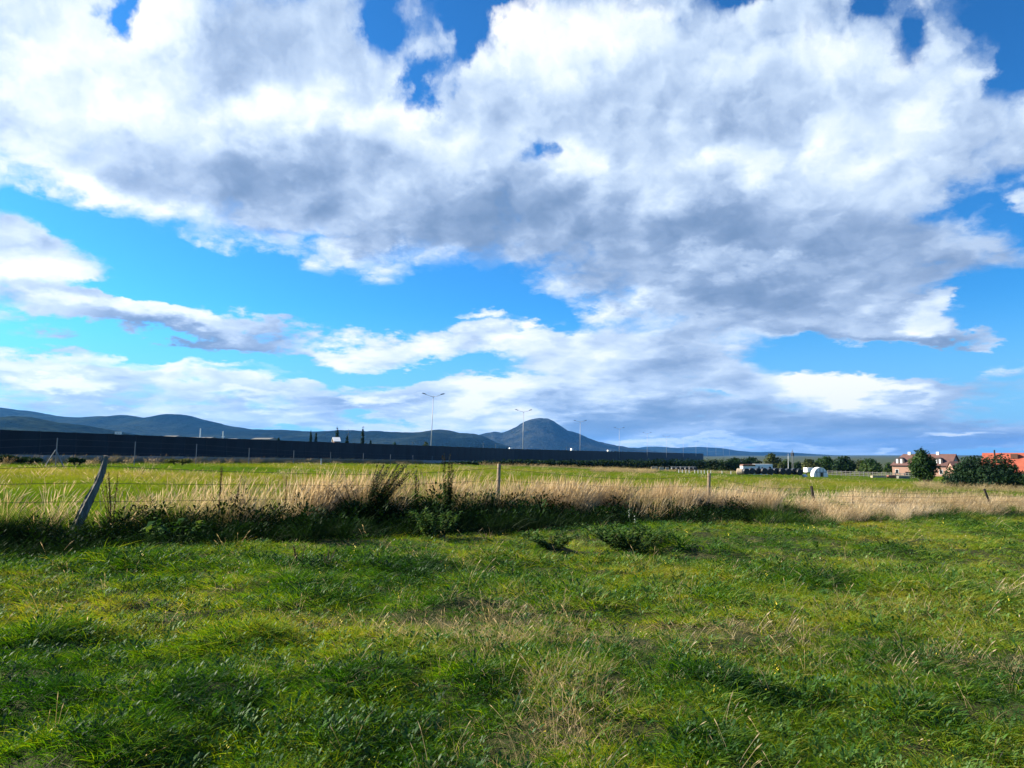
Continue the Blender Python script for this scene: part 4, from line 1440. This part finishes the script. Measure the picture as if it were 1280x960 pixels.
def lamp_proto():
    root = obj('street_lamp', None, cat='street lamp', group='street lamps along the road', loc=(0, 0, 0))
    obj('pole', MB().tube([(0, 0, -1), (0, 0, LH * .5), (0, 0, LH - .4)], [.15, .11, .075], 10).mesh('pole', M['lampgrey'], True), root)
    for s_ in (-1, 1):
        a = obj('arm', MB().tube([(0, 0, LH - .75), (s_ * 1.2, 0, LH - .45), (s_ * 2.4, 0, LH - .05)], [.065, .055, .05], 8).mesh('arm', M['lampgrey'], True), root)
        mb = MB().prism([(s_ * 2.2, LH - .12), (s_ * 3.35, LH + .16), (s_ * 3.4, LH + .30), (s_ * 2.9, LH + .34), (s_ * 2.2, LH + .08)][::s_], -.20, .20)
        obj('lamp_head', mb.mesh('lamp_head', M['lampdark']), a)
    return root


lp = lamp_proto()
LAMPS = [(538, 75), (653, 55), (725, 42), (774, 33), (809, 27), (833, 22.7), (854, 19), (870, 16), (884, 13.6), (895, 11.6), (904, 10), (912, 8.6)]
LAB = ['nearest and tallest double armed street lamp above the noise barrier', 'double armed street lamp in front of the mountain summit', 'street lamp before the right slope of the mountain, third along the road',
       'faint street lamp at the right foot of the mountain, fourth along the road', 'fifth street lamp along the road, right of the mountain foot', 'sixth street lamp along the road, before the far blue hills',
       'seventh street lamp along the road, before the far blue hills', 'eighth street lamp along the road, before the far blue hills', 'ninth street lamp along the road, before the far blue hills',
       'tenth street lamp along the road, near the end of the noise barrier', 'eleventh street lamp along the road, near the end of the noise barrier', 'last tiny street lamp at the right end of the noise barrier']
for i, (px, up_) in enumerate(LAMPS):
    o = lp if i == 0 else copy_tree(lp)
    Y = 17.2 * FPX / up_
    o.location = (at(px, Y), Y, 0.0)
    o.rotation_euler = (0, R(2.2 if i == 0 else 1.6 if i == 1 else .8), R(-12))
    o['label'] = LAB[i]

# ------------------------------------------------------------------ traffic, signs and buildings that show above the barrier
def lorry(px, ytop, Y, wide, label, seed, body='white'):
    root = obj('lorry', None, label=label, cat='lorry', group='lorries on the road', loc=(at(px, Y), Y, row(ytop, Y) - 3.9), rz=.15)
    L = wide / FPX * Y
    w = MB().box(-L / 2, L / 2 - .1, -1.25, 1.25, .95, 3.9)
    obj('box_body', w.mesh('box_body', M[body]), root)
    obj('cab', MB().prism([(L / 2, .5), (L / 2 + 2.0, .5), (L / 2 + 2.0, 1.7), (L / 2 + 1.6, 3.0), (L / 2, 3.0)], -1.2, 1.2).mesh('cab', M[body]), root)
    obj('windscreen', MB().prism([(L / 2 + 2.02, 1.75), (L / 2 + 1.64, 2.9), (L / 2 + 1.60, 2.9), (L / 2 + 1.98, 1.75)], -1.0, 1.0).mesh('windscreen', M['glass']), root)
    obj('chassis', MB().box(-L / 2, L / 2 + 1.8, -1.0, 1.0, .55, .93).mesh('chassis', M['rubber']), root)
    for x in (-L / 2 + 1, L / 2 + 1.0):
        for y in (-1.1, 1.1):
            obj('wheel', MB().tube([(x, y - .15, .5), (x, y + .15, .5)], .5, 14).mesh('wheel', M['rubber']), root)
    return root


lorry(638.5, 559.6, 262, 3.6, 'white lorry roof showing over the noise barrier left of the second street lamp', 1)
lorry(715, 560.4, 365, 2.6, 'small white lorry top over the noise barrier below the right slope of the mountain', 2)
lorry(761.5, 562.4, 475, 4.2, 'white lorry top over the noise barrier at the right foot of the mountain', 3)

rs = obj('road_sign', None, label='small white road sign above the left part of the noise barrier', cat='road sign', loc=(at(146.5, 78), 78, 0.5))
sw = 4.2 / FPX * 78
obj('panel', MB().box(-sw, sw, -.02, .02, row(543, 78) - .5, row(539.6, 78) - .5).mesh('panel', M['white']), rs)
for x in (-.22, .22):
    obj('post', MB().tube([(x, .06, -1), (x, .06, row(540, 78) - .5)], .03, 8).mesh('post', M['galv']), rs)
mb = MB()
for i, w_ in enumerate((.05, .10, .04, .08, .06)):
    x = -.22 + i * .10
    mb.box(x, x + w_ * .7, -.026, -.0225, row(541.9, 78) - .5, row(540.9, 78) - .5)
obj('lettering', mb.mesh('lettering', M['black']), rs)


def simple_house(name, px, ybase, yeave, yridge, hw, Y, depth, label, wall, roof, rz=0.0, windows=0, ridge_y=False, cat='house'):
    root = obj(name, None, label=label, cat=cat, loc=(at(px, Y), Y, row(ybase, Y)), rz=rz)
    w = hw / FPX * Y
    e, rd = row(yeave, Y) - row(ybase, Y), row(yridge, Y) - row(ybase, Y)
    if ridge_y:
        mb = MB().prism([(-w, 0), (w, 0), (w, e), (0, rd - .1), (-w, e)], 0, depth)
    else:
        mb = MB().box(-w, w, 0, depth, 0, e)
        for x in (-w, w - .2):
            mb.add([(x, 0, e), (x, depth, e), (x, depth / 2, rd - .05), (x + .2, 0, e), (x + .2, depth, e), (x + .2, depth / 2, rd - .05)], [(0, 2, 1), (3, 4, 5), (0, 3, 5, 2), (1, 2, 5, 4), (0, 1, 4, 3)])
    obj('wall', mb.mesh('wall', M[wall]), root)
    t = .18
    if ridge_y:
        for s_ in (-1, 1):
            pl = [(s_ * (w + .3), e - .12), (0, rd), (0, rd + t), (s_ * (w + .3), e - .12 + t)]
            obj('roof', MB().prism(pl[::s_], -.3, depth + .3).mesh('roof', M[roof]), root)
    else:
        mb = MB()
        for y0, y1 in ((-.35, depth / 2), (depth + .35, depth / 2)):
            vs = [(-w - .3, y0, e - .15), (w + .3, y0, e - .15), (w + .3, y1, rd), (-w - .3, y1, rd)]
            mb.add(vs + [(x, y, z + t) for x, y, z in vs], [(0, 1, 2, 3), (4, 7, 6, 5), (0, 4, 5, 1), (1, 5, 6, 2), (2, 6, 7, 3), (3, 7, 4, 0)])
        obj('roof', mb.mesh('roof', M[roof]), root)
    for i in range(windows):
        x = -w + (i + .5) * 2 * w / windows
        f = obj('window', MB().box(x - .55, x + .55, -.05, .02, e * .45, e * .8).mesh('window', M['white']), root)
        obj('pane', MB().box(x - .45, x + .45, -.062, -.052, e * .47, e * .78).mesh('pane', M['glass']), f)
    return root


simple_house('chapel', 421, 560, 551.5, 547, 3.3, 245, 5, 'small building with a white sloping roof in front of the tall poplar', 'brown', 'white', rz=.35, windows=2, cat='building')
simple_house('warehouse', 325, 556, 549, 547.4, 11, 420, 14, 'long pale low warehouse far behind the noise barrier left of the poplars', 'concrete', 'greywood', windows=6, cat='warehouse')
simple_house('warehouse', 243, 556, 547.6, 546.4, 18, 520, 14, 'flat grey warehouse below the hill, left of the pale warehouse', 'concrete', 'greywood', windows=7, cat='warehouse')
simple_house('warehouse', 210, 553, 545.8, 544.6, 8, 560, 12, 'small grey far off shed left of the tall white chimney', 'concrete', 'greywood', windows=3, cat='warehouse')
simple_house('factory_hall', 281, 556, 549, 548.2, 10, 480, 14, 'low far off hall carrying a small white tower', 'concrete', 'concrete', windows=5, cat='factory')
mb = MB().tube([(0, 0, 0), (0, 0, row(539, 478) - row(556, 478))], [.45, .3], 10).box(-.7, .7, -.7, .7, (row(546.5, 478) - row(556, 478)), (row(545.4, 478) - row(556, 478)))
obj('white_tower', mb.mesh('white_tower', M['white']), label='small white tower on the low far off hall', cat='tower', loc=(at(278, 478), 478, row(556, 478)))
obj('chimney', MB().tube([(0, 0, 0), (0, 0, 6), (0, 0, row(535.5, 500) - row(556, 500))], [.45, .38, .32], 12).mesh('chimney', M['white']), label='tall thin white chimney in front of the left hill', cat='chimney', loc=(at(249.5, 500), 500, row(556, 500)))


def small_mast(px, yt, Y, label, rad=.12, mat='galv'):
    z0 = row(570, Y)
    root = obj('mast', None, label=label, cat='mast', loc=(at(px, Y), Y, z0))
    h = row(yt, Y) - z0
    obj('pole', MB().tube([(0, 0, -2), (0, 0, h)], [rad, rad * .6], 8).mesh('pole', M[mat]), root)
    obj('cross_arm', MB().box(-.9, .9, -.08, .08, h * .90, h * .90 + .16).box(-.5, .5, -.08, .08, h * .8, h * .8 + .14).mesh('cross_arm', M[mat]), root)


for px, yt, Y, lab in [(435, 536, 300, 'thin dark mast between the tall poplars'), (515.5, 552, 330, 'short pale mast left of the nearest street lamp'), (604, 553, 420, 'short pale mast under the left slope of the mountain'),
                       (619.5, 555, 420, 'shorter pale mast right of its twin under the left slope of the mountain'), (708, 558, 520, 'pale stub of a mast left of the third street lamp')]:
    small_mast(px, yt, Y, lab)

# ------------------------------------------------------------------ the farm on the right
# house with a brown roof: long side towards the sun, dark gable on the right
HY = 262.0
hx, hb = at(1150, HY), row(596, HY)
house = obj('farm_house', None, label='long pink plastered house with a brown tiled roof and white dormer windows', cat='house', loc=(hx, HY, hb), rz=R(-50))
Lh, Dh, Eh = 9.6, 8.6, row(581.5, HY) - hb
Rh = row(568.3, HY + 3) - hb
mb = MB().box(-Lh, Lh, 0, Dh, -1, Eh)
mb.add([(Lh - .25, 0, Eh), (Lh - .25, Dh, Eh), (Lh - .25, Dh / 2, Rh - .2), (Lh, 0, Eh), (Lh, Dh, Eh), (Lh, Dh / 2, Rh - .2)], [(0, 2, 1), (3, 4, 5), (0, 3, 5, 2), (1, 2, 5, 4), (0, 1, 4, 3)])
obj('wall', mb.mesh('wall', M['plaster']), house)
t = .22
mb = MB()
hip = 2.2
for y0, y1 in ((-.5, Dh / 2), (Dh + .5, Dh / 2)):
    vs = [(-Lh - .5, y0, Eh - .25), (Lh + .4, y0, Eh - .25), (Lh + .4, y1, Rh), (-Lh + hip, y1, Rh)]
    mb.add(vs + [(x, y, z + t) for x, y, z in vs], [(0, 1, 2, 3), (4, 7, 6, 5), (0, 4, 5, 1), (1, 5, 6, 2), (2, 6, 7, 3), (3, 7, 4, 0)])
vs = [(-Lh - .5, -.5, Eh - .25), (-Lh - .5, Dh + .5, Eh - .25), (-Lh + hip, Dh / 2, Rh)]
mb.add(vs + [(x, y, z + t) for x, y, z in vs], [(0, 2, 1), (3, 4, 5), (0, 3, 5, 2), (1, 2, 5, 4), (0, 1, 4, 3)])
roof = obj('roof', mb.mesh('roof', M['brownroof']), house)
for x in (-5.2, 4.2):
    obj('chimney', MB().box(x - .45, x + .45, Dh / 2 - .4, Dh / 2 + .4, Rh - .6, Rh + .95).mesh('chimney', M['white']), roof)


def dormer(xc, wide, label):
    """arched dark dormer with two tall white windows"""
    z0, n = Eh + .15, 12
    yb = 3.4
    pts = [(xc - wide, z0)] + [(xc - wide * math.cos(math.pi * k / n), z0 + 1.15 + 1.35 * math.sin(math.pi * k / n)) for k in range(n + 1)] + [(xc + wide, z0)]
    d_ = obj('dormer', MB().prism(pts, .35, yb).mesh('dormer', M['darkroof']), house, label=label)
    for s_ in (-1, 1):
        x = xc + s_ * wide * .40
        obj('window', MB().box(x - wide * .19, x + wide * .19, .26, .345, z0 + .25, z0 + 1.95).box(x - .05, x + .05, .22, .258, z0 + .25, z0 + 1.95).mesh('window', M['white']), d_)


dormer(-7.2, 1.75, 'dark arched dormer at the left end of the roof')
dormer(5.6, 1.45, 'dark arched dormer at the right end of the roof')
fr = obj('garage_opening', MB().box(-5.2, -2.4, -.06, .03, -.2, 1.7).mesh('garage_opening', M['brown']), house)
obj('pane', MB().box(-5.05, -2.55, -.075, -.064, -.15, 1.55).mesh('pane', M['glass']), fr)
for x in (-8, -.6, 2.2, 6.5):
    w_ = obj('window', MB().box(x - .6, x + .6, -.06, .03, 1.0, 2.5).mesh('window', M['white']), house)
    obj('pane', MB().box(x - .48, x + .48, -.075, -.064, 1.1, 2.4).mesh('pane', M['glass']), w_)
w_ = obj('window', MB().box(Lh - .03, Lh + .06, 2.6, 3.8, 1.0, 2.5).mesh('window', M['white']), house)
obj('pane', MB().box(Lh + .064, Lh + .075, 2.7, 3.7, 1.1, 2.4).mesh('pane', M['glass']), w_)
w_ = obj('window', MB().box(Lh - .03, Lh + .06, 3.8, 4.8, Eh + .6, Eh + 1.8).mesh('window', M['white']), house)
obj('pane', MB().box(Lh + .064, Lh + .075, 3.9, 4.7, Eh + .7, Eh + 1.7).mesh('pane', M['glass']), w_)

# barn with the orange red roof
BY = 178.0
barn = obj('barn', None, label='long white walled barn with an orange red tiled roof behind the broad dark bush', cat='barn', loc=(at(1225, BY), BY, hz(at(1240, BY), BY) - .3), rz=R(-37))
bz = barn.location.z
bl = 32.0
be, br_ = row(589.5, BY) - bz, row(567.2, BY + 2) - bz
mb = MB().box(.4, bl, 0, 10, -1, be)
mb.add([(x + .4, y, z) for x in (0, .2) for y, z in ((0, be), (10, be), (5, br_ - .2))], [(0, 2, 1), (3, 4, 5), (0, 3, 5, 2), (1, 2, 5, 4), (0, 1, 4, 3)])
obj('wall', mb.mesh('wall', M['white']), barn)
mb = MB()
for y0, y1 in ((-.6, 5), (10.6, 5)):
    vs = [(0, y0, be - .3), (bl + .4, y0, be - .3), (bl + .4, y1, br_), (0, y1, br_)]
    mb.add(vs + [(x, y, z + .2) for x, y, z in vs], [(0, 1, 2, 3), (4, 7, 6, 5), (0, 4, 5, 1), (1, 5, 6, 2), (2, 6, 7, 3), (3, 7, 4, 0)])
broof = obj('roof', mb.mesh('roof', M['redroof']), barn)
obj('chimney', MB().tube([(2.6, 4.0, br_ - 1.2), (2.6, 4.0, br_ + .9)], .16, 10).mesh('chimney', M['black']), broof)
obj('vent', MB().box(5.8, 7.2, 3.2, 4.4, br_ - 1.2, br_ - .02).mesh('vent', M['brown']), broof)
for i in range(6):
    x = 3 + i * 4.2
    w_ = obj('window', MB().box(x - .6, x + .6, -.06, .03, 1.0, 2.1).mesh('window', M['brown']), barn)
    obj('pane', MB().box(x - .5, x + .5, -.075, -.064, 1.1, 2.0).mesh('pane', M['glass']), w_)
simple_house('shed', 1199, 600, 586, 577.5, 7, 225, 5, 'small shed with a pale reddish roof between the house and the broad dark bush', 'plaster', 'brownroof', rz=R(-10), windows=2, cat='shed')

# white cabin made of two units
CY = 152.0
cz = hz(at(947, CY), CY)
cab = obj('site_cabin', None, label='white cabin of two joined units with a brown roof edge behind the black bales', cat='cabin', loc=(at(947, CY), CY, cz), rz=R(-3))
x0, x1, x2 = at(928.5, CY) - at(947, CY), at(943.5, CY) - at(947, CY), at(965, CY) - at(947, CY)
zt = row(580.2, CY) - cz
obj('unit', MB().box(x0, x1 - .02, 0, 2.4, .1, zt - .35).mesh('unit', M['white']), cab, label='white left unit')
obj('unit', MB().box(x1 + .02, x2, -.05, 2.4, .1, zt).mesh('unit', M['white']), cab, label='white right unit')
obj('roof', MB().prism([(x0 - .1, zt - .35), (x1 - .03, zt - .35), (x1 - .03, zt - .02), (x0 + .1, zt - .06)], -.15, 2.5).mesh('roof', M['brown']), cab)
for xa, xb, za, zb_ in ((x2 - .75, x2 - .35, zt - .95, zt - .50), (x1 + 1.25, x1 + 1.5, zt - .85, zt - .55)):
    w_ = obj('window', MB().box(xa, xb, -.10, -.045, za, zb_).mesh('window', M['galv']), cab)
    obj('pane', MB().box(xa + .04, xb - .04, -.112, -.102, za + .04, zb_ - .04).mesh('pane', M['glass']), w_)
obj('door', MB().box(x1 + .55, x1 + .95, -.085, -.045, .2, zt - .45).mesh('door', M['galv']), cab)

# bales
def bale(name, px, ytop, rad, Y, label, mat, group, deep=1.2, rz=0.0):
    X = at(px, Y)
    z = row(ytop, Y) - 2 * rad
    g_ = hz(X, Y)
    z = max(z, g_ - .25)
    root = obj(name, None, label=label, cat='bale', group=group, loc=(X, Y, z), rz=rz)
    n = 22
    mb = MB()
    rings = [(-deep / 2, .90), (-deep / 2 + .08, .99), (0, 1.0), (deep / 2 - .08, .99), (deep / 2, .90)]
    mb.tube([(0, y, rad) for y, _ in rings], [rad * f for _, f in rings], n)
    obj('wrapping', mb.mesh('wrapping', M[mat], False), root)
    mb = MB()
    for k in range(5):
        a = k * 1.26
        mb.tube([(rad * .86 * math.cos(a), -deep / 2 - .012, rad + rad * .86 * math.sin(a)), (rad * .1 * math.cos(a), -deep / 2 - .05, rad + rad * .1 * math.sin(a))], .03, 5)
    obj('fold', mb.mesh('fold', M[mat]), root)
    return root


bale('straw_bale', 925, 585.5, .62, 137, 'pale pinkish straw bale at the left end of the row of black bales', 'strawbale', 'bales in front of the white cabin', rz=R(60))
ORD = ['first', 'second', 'third', 'fourth', 'fifth', 'sixth', 'seventh', 'eighth', 'ninth', 'tenth']
for i, (px, yt) in enumerate([(931.5, 585.2), (938.5, 584.8), (946.3, 585), (954, 584.8), (961.5, 585.2), (969, 585), (976.5, 585.2), (984, 585.6), (991.5, 585.4), (998, 586)]):
    bale('wrapped_bale', px, yt, .58, 135.5 + .4 * (i % 3), 'black wrapped round bale, %s from the pale straw bale' % ORD[i], 'wrap', 'bales in front of the white cabin')
for i, px in enumerate([841, 846.5, 852, 857.5, 863, 868]):
    bale('wrapped_bale', px, 583.8, .55, 186 + (i % 2), 'black wrapped bale, %s from the left of the short row before the hedge' % ORD[i], 'wrap', 'bales in front of the hedge')
    X = at(px, 186)  # a thin white slab stands in for sunlight on each bale's top
    sh = obj('lit_top', MB().box(-.48, .48, -.5, .5, 0, .03).mesh('lit_top', M['white']), label='thin white slab painted as the lit top of the %s bale of the short row before the hedge' % ORD[i], cat='lit_top',
             group='painted lit tops of the bales before the hedge', loc=(X, 186 + (i % 2), max(row(583.8, 186 + (i % 2)), hz(X, 186 + (i % 2)) - .25 + 1.1) + .01))
for i, (px, hw_, yt) in enumerate([(818, 4, 586.2), (827, 3, 585.6), (834, 2, 585.0)]):
    Y = 178
    X = at(px, Y)
    w_ = hw_ / FPX * Y
    g_ = hz(X, Y)
    mb = MB()
    for k in range(5):
        for j in range(3 - k // 2):
            mb.tube([(-w_, j * .20 + .10 * k, .10 + .17 * k), (w_, j * .20 + .10 * k, .10 + .17 * k)], .10, 8)
    obj('log_pile', mb.mesh('log_pile', M['timber']), label='pale pile of logs, %s of three left of the short row of black bales' % ORD[i], cat='log pile', group='log piles before the hedge', loc=(X, Y, g_))

# white polytunnel with ribs
TY = 150.0
tz = hz(at(1025, TY), TY)
tun = obj('polytunnel', None, label='small white arched tunnel with dark ribs right of the black bales', cat='tunnel', loc=(at(1025, TY), TY, tz), rz=R(-14))
tw = 8.3 / FPX * TY
th = row(584.3, TY) - tz
arcp = [(-tw * math.cos(math.pi * k / 16), th * math.sin(math.pi * k / 16) ** .8) for k in range(17)]
obj('cover', MB().prism(arcp, 0, 4.5).mesh('cover', M['tunnel']), tun)
for x in (-tw * .55, -tw * .1, tw * .35):
    h_ = th * math.sqrt(max(.1, 1 - (x / tw) ** 2)) * .93
    obj('rib', MB().box(x - .05, x + .05, -.05, -.004, 0, h_).mesh('rib', M['galv']), tun)
obj('rib', MB().box(-tw * .8, tw * .8, -.07, -.052, th * .5, th * .5 + .08).mesh('rib', M['galv']), tun)
obj('door', MB().box(-tw * .02, tw * .28, -.10, -.072, .05, th * .48).mesh('door', M['glass']), tun)
cv = obj('box_trailer', None, label='little white box trailer between the black bales and the arched tunnel', cat='trailer', loc=(at(1012, 156), 156, row(593, 156)))
obj('body', MB().box(-.62, .62, 0, 2, .45, row(584.6, 156) - row(593, 156)).mesh('body', M['white']), cv)
for x in (-.5, .5):
    obj('wheel', MB().tube([(x - .08, .8, .3), (x + .08, .8, .3)], .3, 12).mesh('wheel', M['rubber']), cv)
obj('drawbar', MB().tube([(0, -.9, .4), (0, 0, .5)], .05, 6).mesh('drawbar', M['galv']), cv)
sk = obj('feed_sack', MB().tube([(-.45, 0, .22), (-.3, 0, .3), (.1, 0, .32), (.45, 0, .22)], [.10, .30, .32, .12], 10).mesh('feed_sack', M['tunnel'], True), label='pale full sack on the grass right of the last black bale', cat='sack', loc=(at(1005, 136), 136, hz(at(1005, 136), 136)))

# two poles behind the cabin
pz = hz(at(985, 230), 230)
up = obj('utility_pole', None, label='pale thin pole left of the taller lattice mast', cat='pole', loc=(at(984.6, 230), 230, pz))
obj('pole', MB().tube([(0, 0, -1), (.15, 0, row(567.2, 230) - pz)], [.10, .07], 8).mesh('pole', M['white']), up)
obj('cross_arm', MB().box(-.5, .7, -.06, .06, row(569, 230) - pz, row(568.5, 230) - pz).mesh('cross_arm', M['galv']), up)
lm = obj('lattice_mast', None, label='tall dark lattice mast with aerials right of the pale thin pole', cat='mast', loc=(at(990.6, 236), 236, hz(at(990.6, 236), 236)))
mh = row(561.6, 236) - lm.location.z
mb = MB()
leg3 = [(.32 * math.cos(a), .32 * math.sin(a)) for a in (0.5, 2.6, 4.7)]
for x, y in leg3:
    mb.tube([(x, y, -1), (x * .7, y * .7, mh * .92)], .05, 6)
for k in range(18):
    z0, z1 = mh * .92 * k / 18, mh * .92 * (k + 1) / 18
    for j in range(3):
        a, b = leg3[j], leg3[(j + 1) % 3]
        mb.tube([(a[0] * .9, a[1] * .9, z0), (b[0] * .9, b[1] * .9, z1)], .025, 4)
obj('lattice', mb.mesh('lattice', M['lampdark']), lm)
mb = MB().tube([(0, 0, mh * .9), (0, 0, mh)], .05, 6)
for a in (0.3, 2.4, 4.5):
    mb.box(.42 * math.cos(a) - .12, .42 * math.cos(a) + .12, .42 * math.sin(a) - .06, .42 * math.sin(a) + .06, mh * .72, mh * .86)
obj('aerial', mb.mesh('aerial', M['lampdark']), lm)

# grey paddock rails in front of the farm, white stakes in front of the cabin
RY = 172.0
rf = obj('rail_fence', None, label='weathered grey rail fence between the pasture and the farm', cat='fence', loc=(at(1085, RY), RY, hz(at(1085, RY), RY)))
ro = Vector(rf.location)
prev = None
pxs = list(np.linspace(1034, 1146, 21))
postm = MB().box(-.08, .08, -.08, .08, -.4, 1.35).mesh('post', M['greywood'])
for i, px in enumerate(pxs):
    Y = RY + 14 * (1 - i / 20)
    X = at(px, Y)
    z = hz(X, Y)
    o = obj('post', postm, rf, loc=(X - ro.x, Y - ro.y, z - ro.z))
    if prev:
        for h_ in (.35, .75, 1.15):
            obj('rail', MB().tube([(prev[0] - ro.x, prev[1] - .1 - ro.y, prev[2] + h_ - ro.z), (X - ro.x, Y - .1 - ro.y, z + h_ - ro.z)], .07, 6).mesh('rail', M['greywood']), rf)
    prev = (X, Y, z)
pf = obj('stake_fence', None, label='low electric fence of short white stakes in front of the hedge and the cabin', cat='fence', loc=(at(890, 140), 140, hz(at(890, 140), 140)))
po = Vector(pf.location)
tops_ = []
sm = MB().tube([(0, 0, -.1), (0, 0, .72)], .05, 6).mesh('stake', M['white'])
for px in (848, 852.5, 857, 861, 868, 872, 876, 880, 884, 888, 902, 913, 921):
    Y = 140 + (px - 890) * .08
    X = at(px, Y)
    z = hz(X, Y)
    obj('stake', sm, pf, loc=(X - po.x, Y - po.y, z - po.z))
    tops_.append((X - po.x, Y - po.y, z + .6 - po.z))
obj('wire', MB().tube(tops_, .01, 4).mesh('wire', M['white']), pf)
for i, (px, Y, w_, h_, mat, nm, lab) in enumerate([(1113, 168, .9, .8, 'brick', 'block_stack', 'small stack of reddish blocks by the grey rail fence'), (1097, 168, 1.6, .6, 'timber', 'plank_stack', 'pale stack of planks by the grey rail fence'),
                                                 (1128, 166, 1.3, .7, 'greywood', 'plank_stack', 'grey stack of planks right of the reddish blocks')]):
    X = at(px, Y)
    root = obj(nm, None, label=lab, cat='stack', loc=(X, Y, hz(X, Y)))
    for k in range(4):
        obj('block' if nm == 'block_stack' else 'plank', MB().box(-w_ + .04 * (k % 2), w_ - .05 * (k % 3), -.5, .5, h_ * k / 4, h_ * (k + 1) / 4 - .03).mesh('block' if nm == 'block_stack' else 'plank', M[mat]), root)

# ------------------------------------------------------------------ thin blue air
hm, HB, ho = material('air')
pv = HB.n('ShaderNodeVolumePrincipled')
pv.inputs['Color'].default_value = (0.10, 0.40, 1.0, 1)
pv.inputs['Density'].default_value = 0.000032
pv.inputs['Anisotropy'].default_value = 0.3
HB.put(ho.inputs['Volume'], pv.outputs[0])
obj('haze', MB().box(-20000, 20000, -20000, 20000, -23, 400).mesh('haze', hm), kind='stuff')
